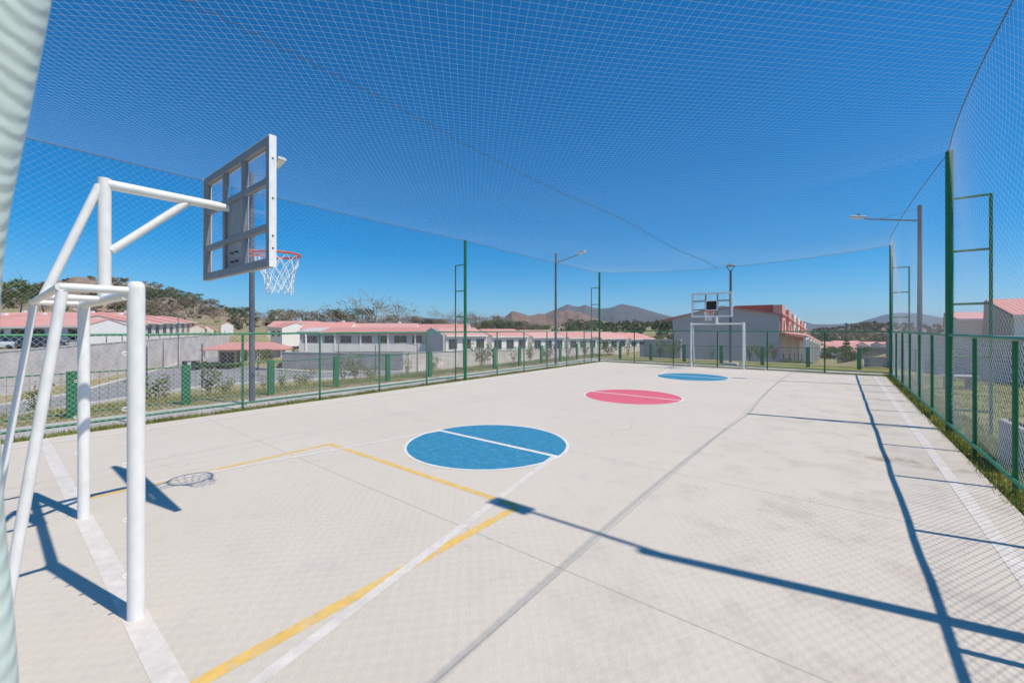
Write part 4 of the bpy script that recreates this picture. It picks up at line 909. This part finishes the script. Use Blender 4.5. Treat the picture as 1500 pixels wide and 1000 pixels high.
# conifer above the bright bush
t = thing('conifer', 'small dark conifer with layered branches behind the bright green bush', 'tree', (*col(1240, 37), tz(*col(1240, 37))))
mb = MB().tube([(0, 0, -.3), (0, 0, 3.4)], [.06, .015], 7); mb.build('trunk', m_bark, t); g = np.random.default_rng(3)
cs = []; rd = []
for k in range(9):
    z = 1.2+k*.25
    for q in range(6): a = q*1.05+k; r_ = .75*(1-k/10.); cs.append((math.cos(a)*r_*.6, math.sin(a)*r_*.6, z)); rd.append(.22*(1.1-k/12))
V, Q, mi = quad_cloud(g, cs, rd, 1500, .06, 3); quads('crown', V, Q, LG, mi, t); zt = tz(*col(1240, 37)); t.scale = ((hz(495, 37)-zt)/3.4,)*3
spots = [(*col(random.uniform(1140, 1190), random.uniform(35, 44)), -2.3, random.uniform(.8, 1.4)) for k in range(26)]
wood('hedge', 'low hedge in front of the white porch columns', spots, [LG[0], LG[1], LY[1]], 240, .07, 26)
spots = [(*col(random.uniform(288, 352), random.uniform(51, 53)), -3.1, random.uniform(.7, 1.0)) for k in range(26)]
wood('hedge', 'clipped dark hedge in front of the red roofed hut', spots, [LG[1], LG[2]], 200, .09, 27)

# ---------------------------------------------------------------- small things
t = thing('planter_box', 'grey block planter box on the lawn at the right edge', 'planter', (2.45, 9.0, -.06), .05)
MB().bb(-.55, .55, -.45, .45, -.1, .62).build('box', m_block, t); MB().bb(-.47, .47, -.37, .37, .621, .66).build('soil', m_ground, t)
t = thing('planter_box', 'dark block box on the lawn by the far right corner pole', 'planter', (*col(1287, 21.5), -.06), .3)
MB().bb(-.5, .5, -.3, .3, -.1, .5).build('box', m_block, t); MB().bb(-.42, .42, -.22, .22, .501, .53).build('soil', m_ground, t)
def bench(px, z, label):
    t = thing('park_bench', label, 'bench', (*col(px, z), -.05), A-.2, 'benches on the right lawn')
    for s in (-.3, .3): MB().bb(s-.03, s+.03, -.14, .14, -.05, .40).build('leg', m_steel, t)
    MB().bb(-.42, .42, -.18, .18, .401, .45).build('seat', m_kerb, t, bevel=.01); return t
bench(1404, 13.5, 'low pale bench on the lawn just right of the big pole')
def car(px, z, gz, rz, mat, label):
    t = thing('parked_car', label, 'car', (*col(px, z), gz), rz, 'cars parked by the houses')
    MB().prof([(-.84, .3), (.84, .3), (.86, .6), (.8, .92), (-.8, .92), (-.86, .6)], -2.05, 2.05).build('body', mat, t, bevel=.06)
    c = MB(); V = [(-1.5, -.74, .92), (1.1, -.74, .92), (1.1, .74, .92), (-1.5, .74, .92), (-1.1, -.6, 1.45), (.4, -.6, 1.45), (.4, .6, 1.45), (-1.1, .6, 1.45)]
    c.add(V, [(0, 1, 5, 4), (1, 2, 6, 5), (2, 3, 7, 6), (3, 0, 4, 7)], 1); c.add(V, [(4, 5, 6, 7)], 0); c.build('cabin', [mat, m_win], t)
    for x in (-1.25, 1.25):
        for s in (-1, 1): MB().tube([(x, s*.66, .32), (x, s*.88, .32)], .32, 16).build('wheel', m_tyre, t)
    for s in (-.6, .6): MB().bb(2.0, 2.07, s-.15, s+.15, .62, .76).build('headlight', m_lens, t); MB().bb(-2.07, -2.0, s-.15, s+.15, .65, .8).build('tail_light', m_lightr, t)
    return t
car(407, 75, tz(*col(407, 75)), A+.2, m_carw, 'white car parked on the street right of the hut roof')
car(60, 42.6, -.3, A, m_card, 'dark car in front of the white houses behind the thin goal leg'); car(10, 42.6, -.3, A, m_carw, 'white car in front of the first white house at the left edge')
car(1206, 85, hz(526, 85), A+1.2, m_carr, 'red car on the lane beside the white porch')
def slim(px, z, py, gz, label, armdir=0):
    x, y = col(px, z); top = hz(py, z)-gz
    t = thing('street_pole', label, 'pole', (x, y, gz), A, 'slim poles along the street')
    MB().tube([(0, 0, -.2), (0, 0, top)], [.06, .045], 8).build('shaft', m_steel, t)
    MB().bb(-.12, .12, -.12, .12, -.1, .12).build('footing', m_kerb, t)
    if armdir: MB().tube([(0, 0, top-.1), (armdir*1.3, 0, top+.12)], .03, 6).build('arm', m_steel, t); MB().bb(min(armdir*1.2, armdir*1.7), max(armdir*1.2, armdir*1.7), -.1, .1, top+.08, top+.16).build('lamp_head', m_lamp, t)
slim(215, 30, 507, -2.6, 'slim grey pole right of the thick goal post by the road'); slim(296, 33, 503, -2.9, 'slim dark pole between two wide green posts'); slim(261, 53, 466, -3., 'tall slim pole rising past the roofs over the dusty wall')
slim(239, 50, 500, -3., 'slim pole before the dusty wall'); slim(611, 43, 504, -3.05, 'slim street lamp before the beige wall with arm to the left', -1); slim(496, 45, 503, -3.05, 'pale slim pole before the block wall'); slim(550, 44, 505, -3.05, 'slim pole below the long white building')
t = thing('junction_box', 'black roadside box with a white stripe left of the hut', 'box', (*col(280, 50), -3.06), A)
MB().bb(-.85, .85, -.3, .3, -.1, 1.1).build('cabinet', m_black, t, bevel=.02); MB().bb(-.2, .2, -.32, -.301, .1, 1.0).build('stripe', m_wallw, t)
t = thing('power_pole', 'distant power pole with a wide crossarm on the low right hill', 'pole', (*col(1240, 260), -9), A)
MB().tube([(0, 0, -2), (0, 0, hz(473, 260)+9)], .35, 8).build('shaft', m_steel, t); zt = hz(474, 260)+9
MB().bb(-1.3, 1.3, -.15, .15, zt-.3, zt+.2).bb(-1.1, 1.1, -.15, .15, zt-1.5, zt-1.2).build('crossarm', m_steel, t)

# ---------------------------------------------------------------- air
hm = bpy.data.materials.new('haze_air'); hm.use_nodes = True; hn = hm.node_tree.nodes; hn.remove(hn['Principled BSDF'])
pv = hn.new('ShaderNodeVolumePrincipled'); pv.inputs['Color'].default_value = (.70, .83, 1, 1); pv.inputs['Density'].default_value = 8e-5; pv.inputs['Anisotropy'].default_value = .2
hm.node_tree.links.new(pv.outputs[0], hn['Material Output'].inputs['Volume'])
hz_ = MB().bb(-12600, 12600, -12600, 12600, -60, 345).build('haze', hm); tag(hz_, 'pale blue air fading the distant mountains', 'haze', None, 'stuff')
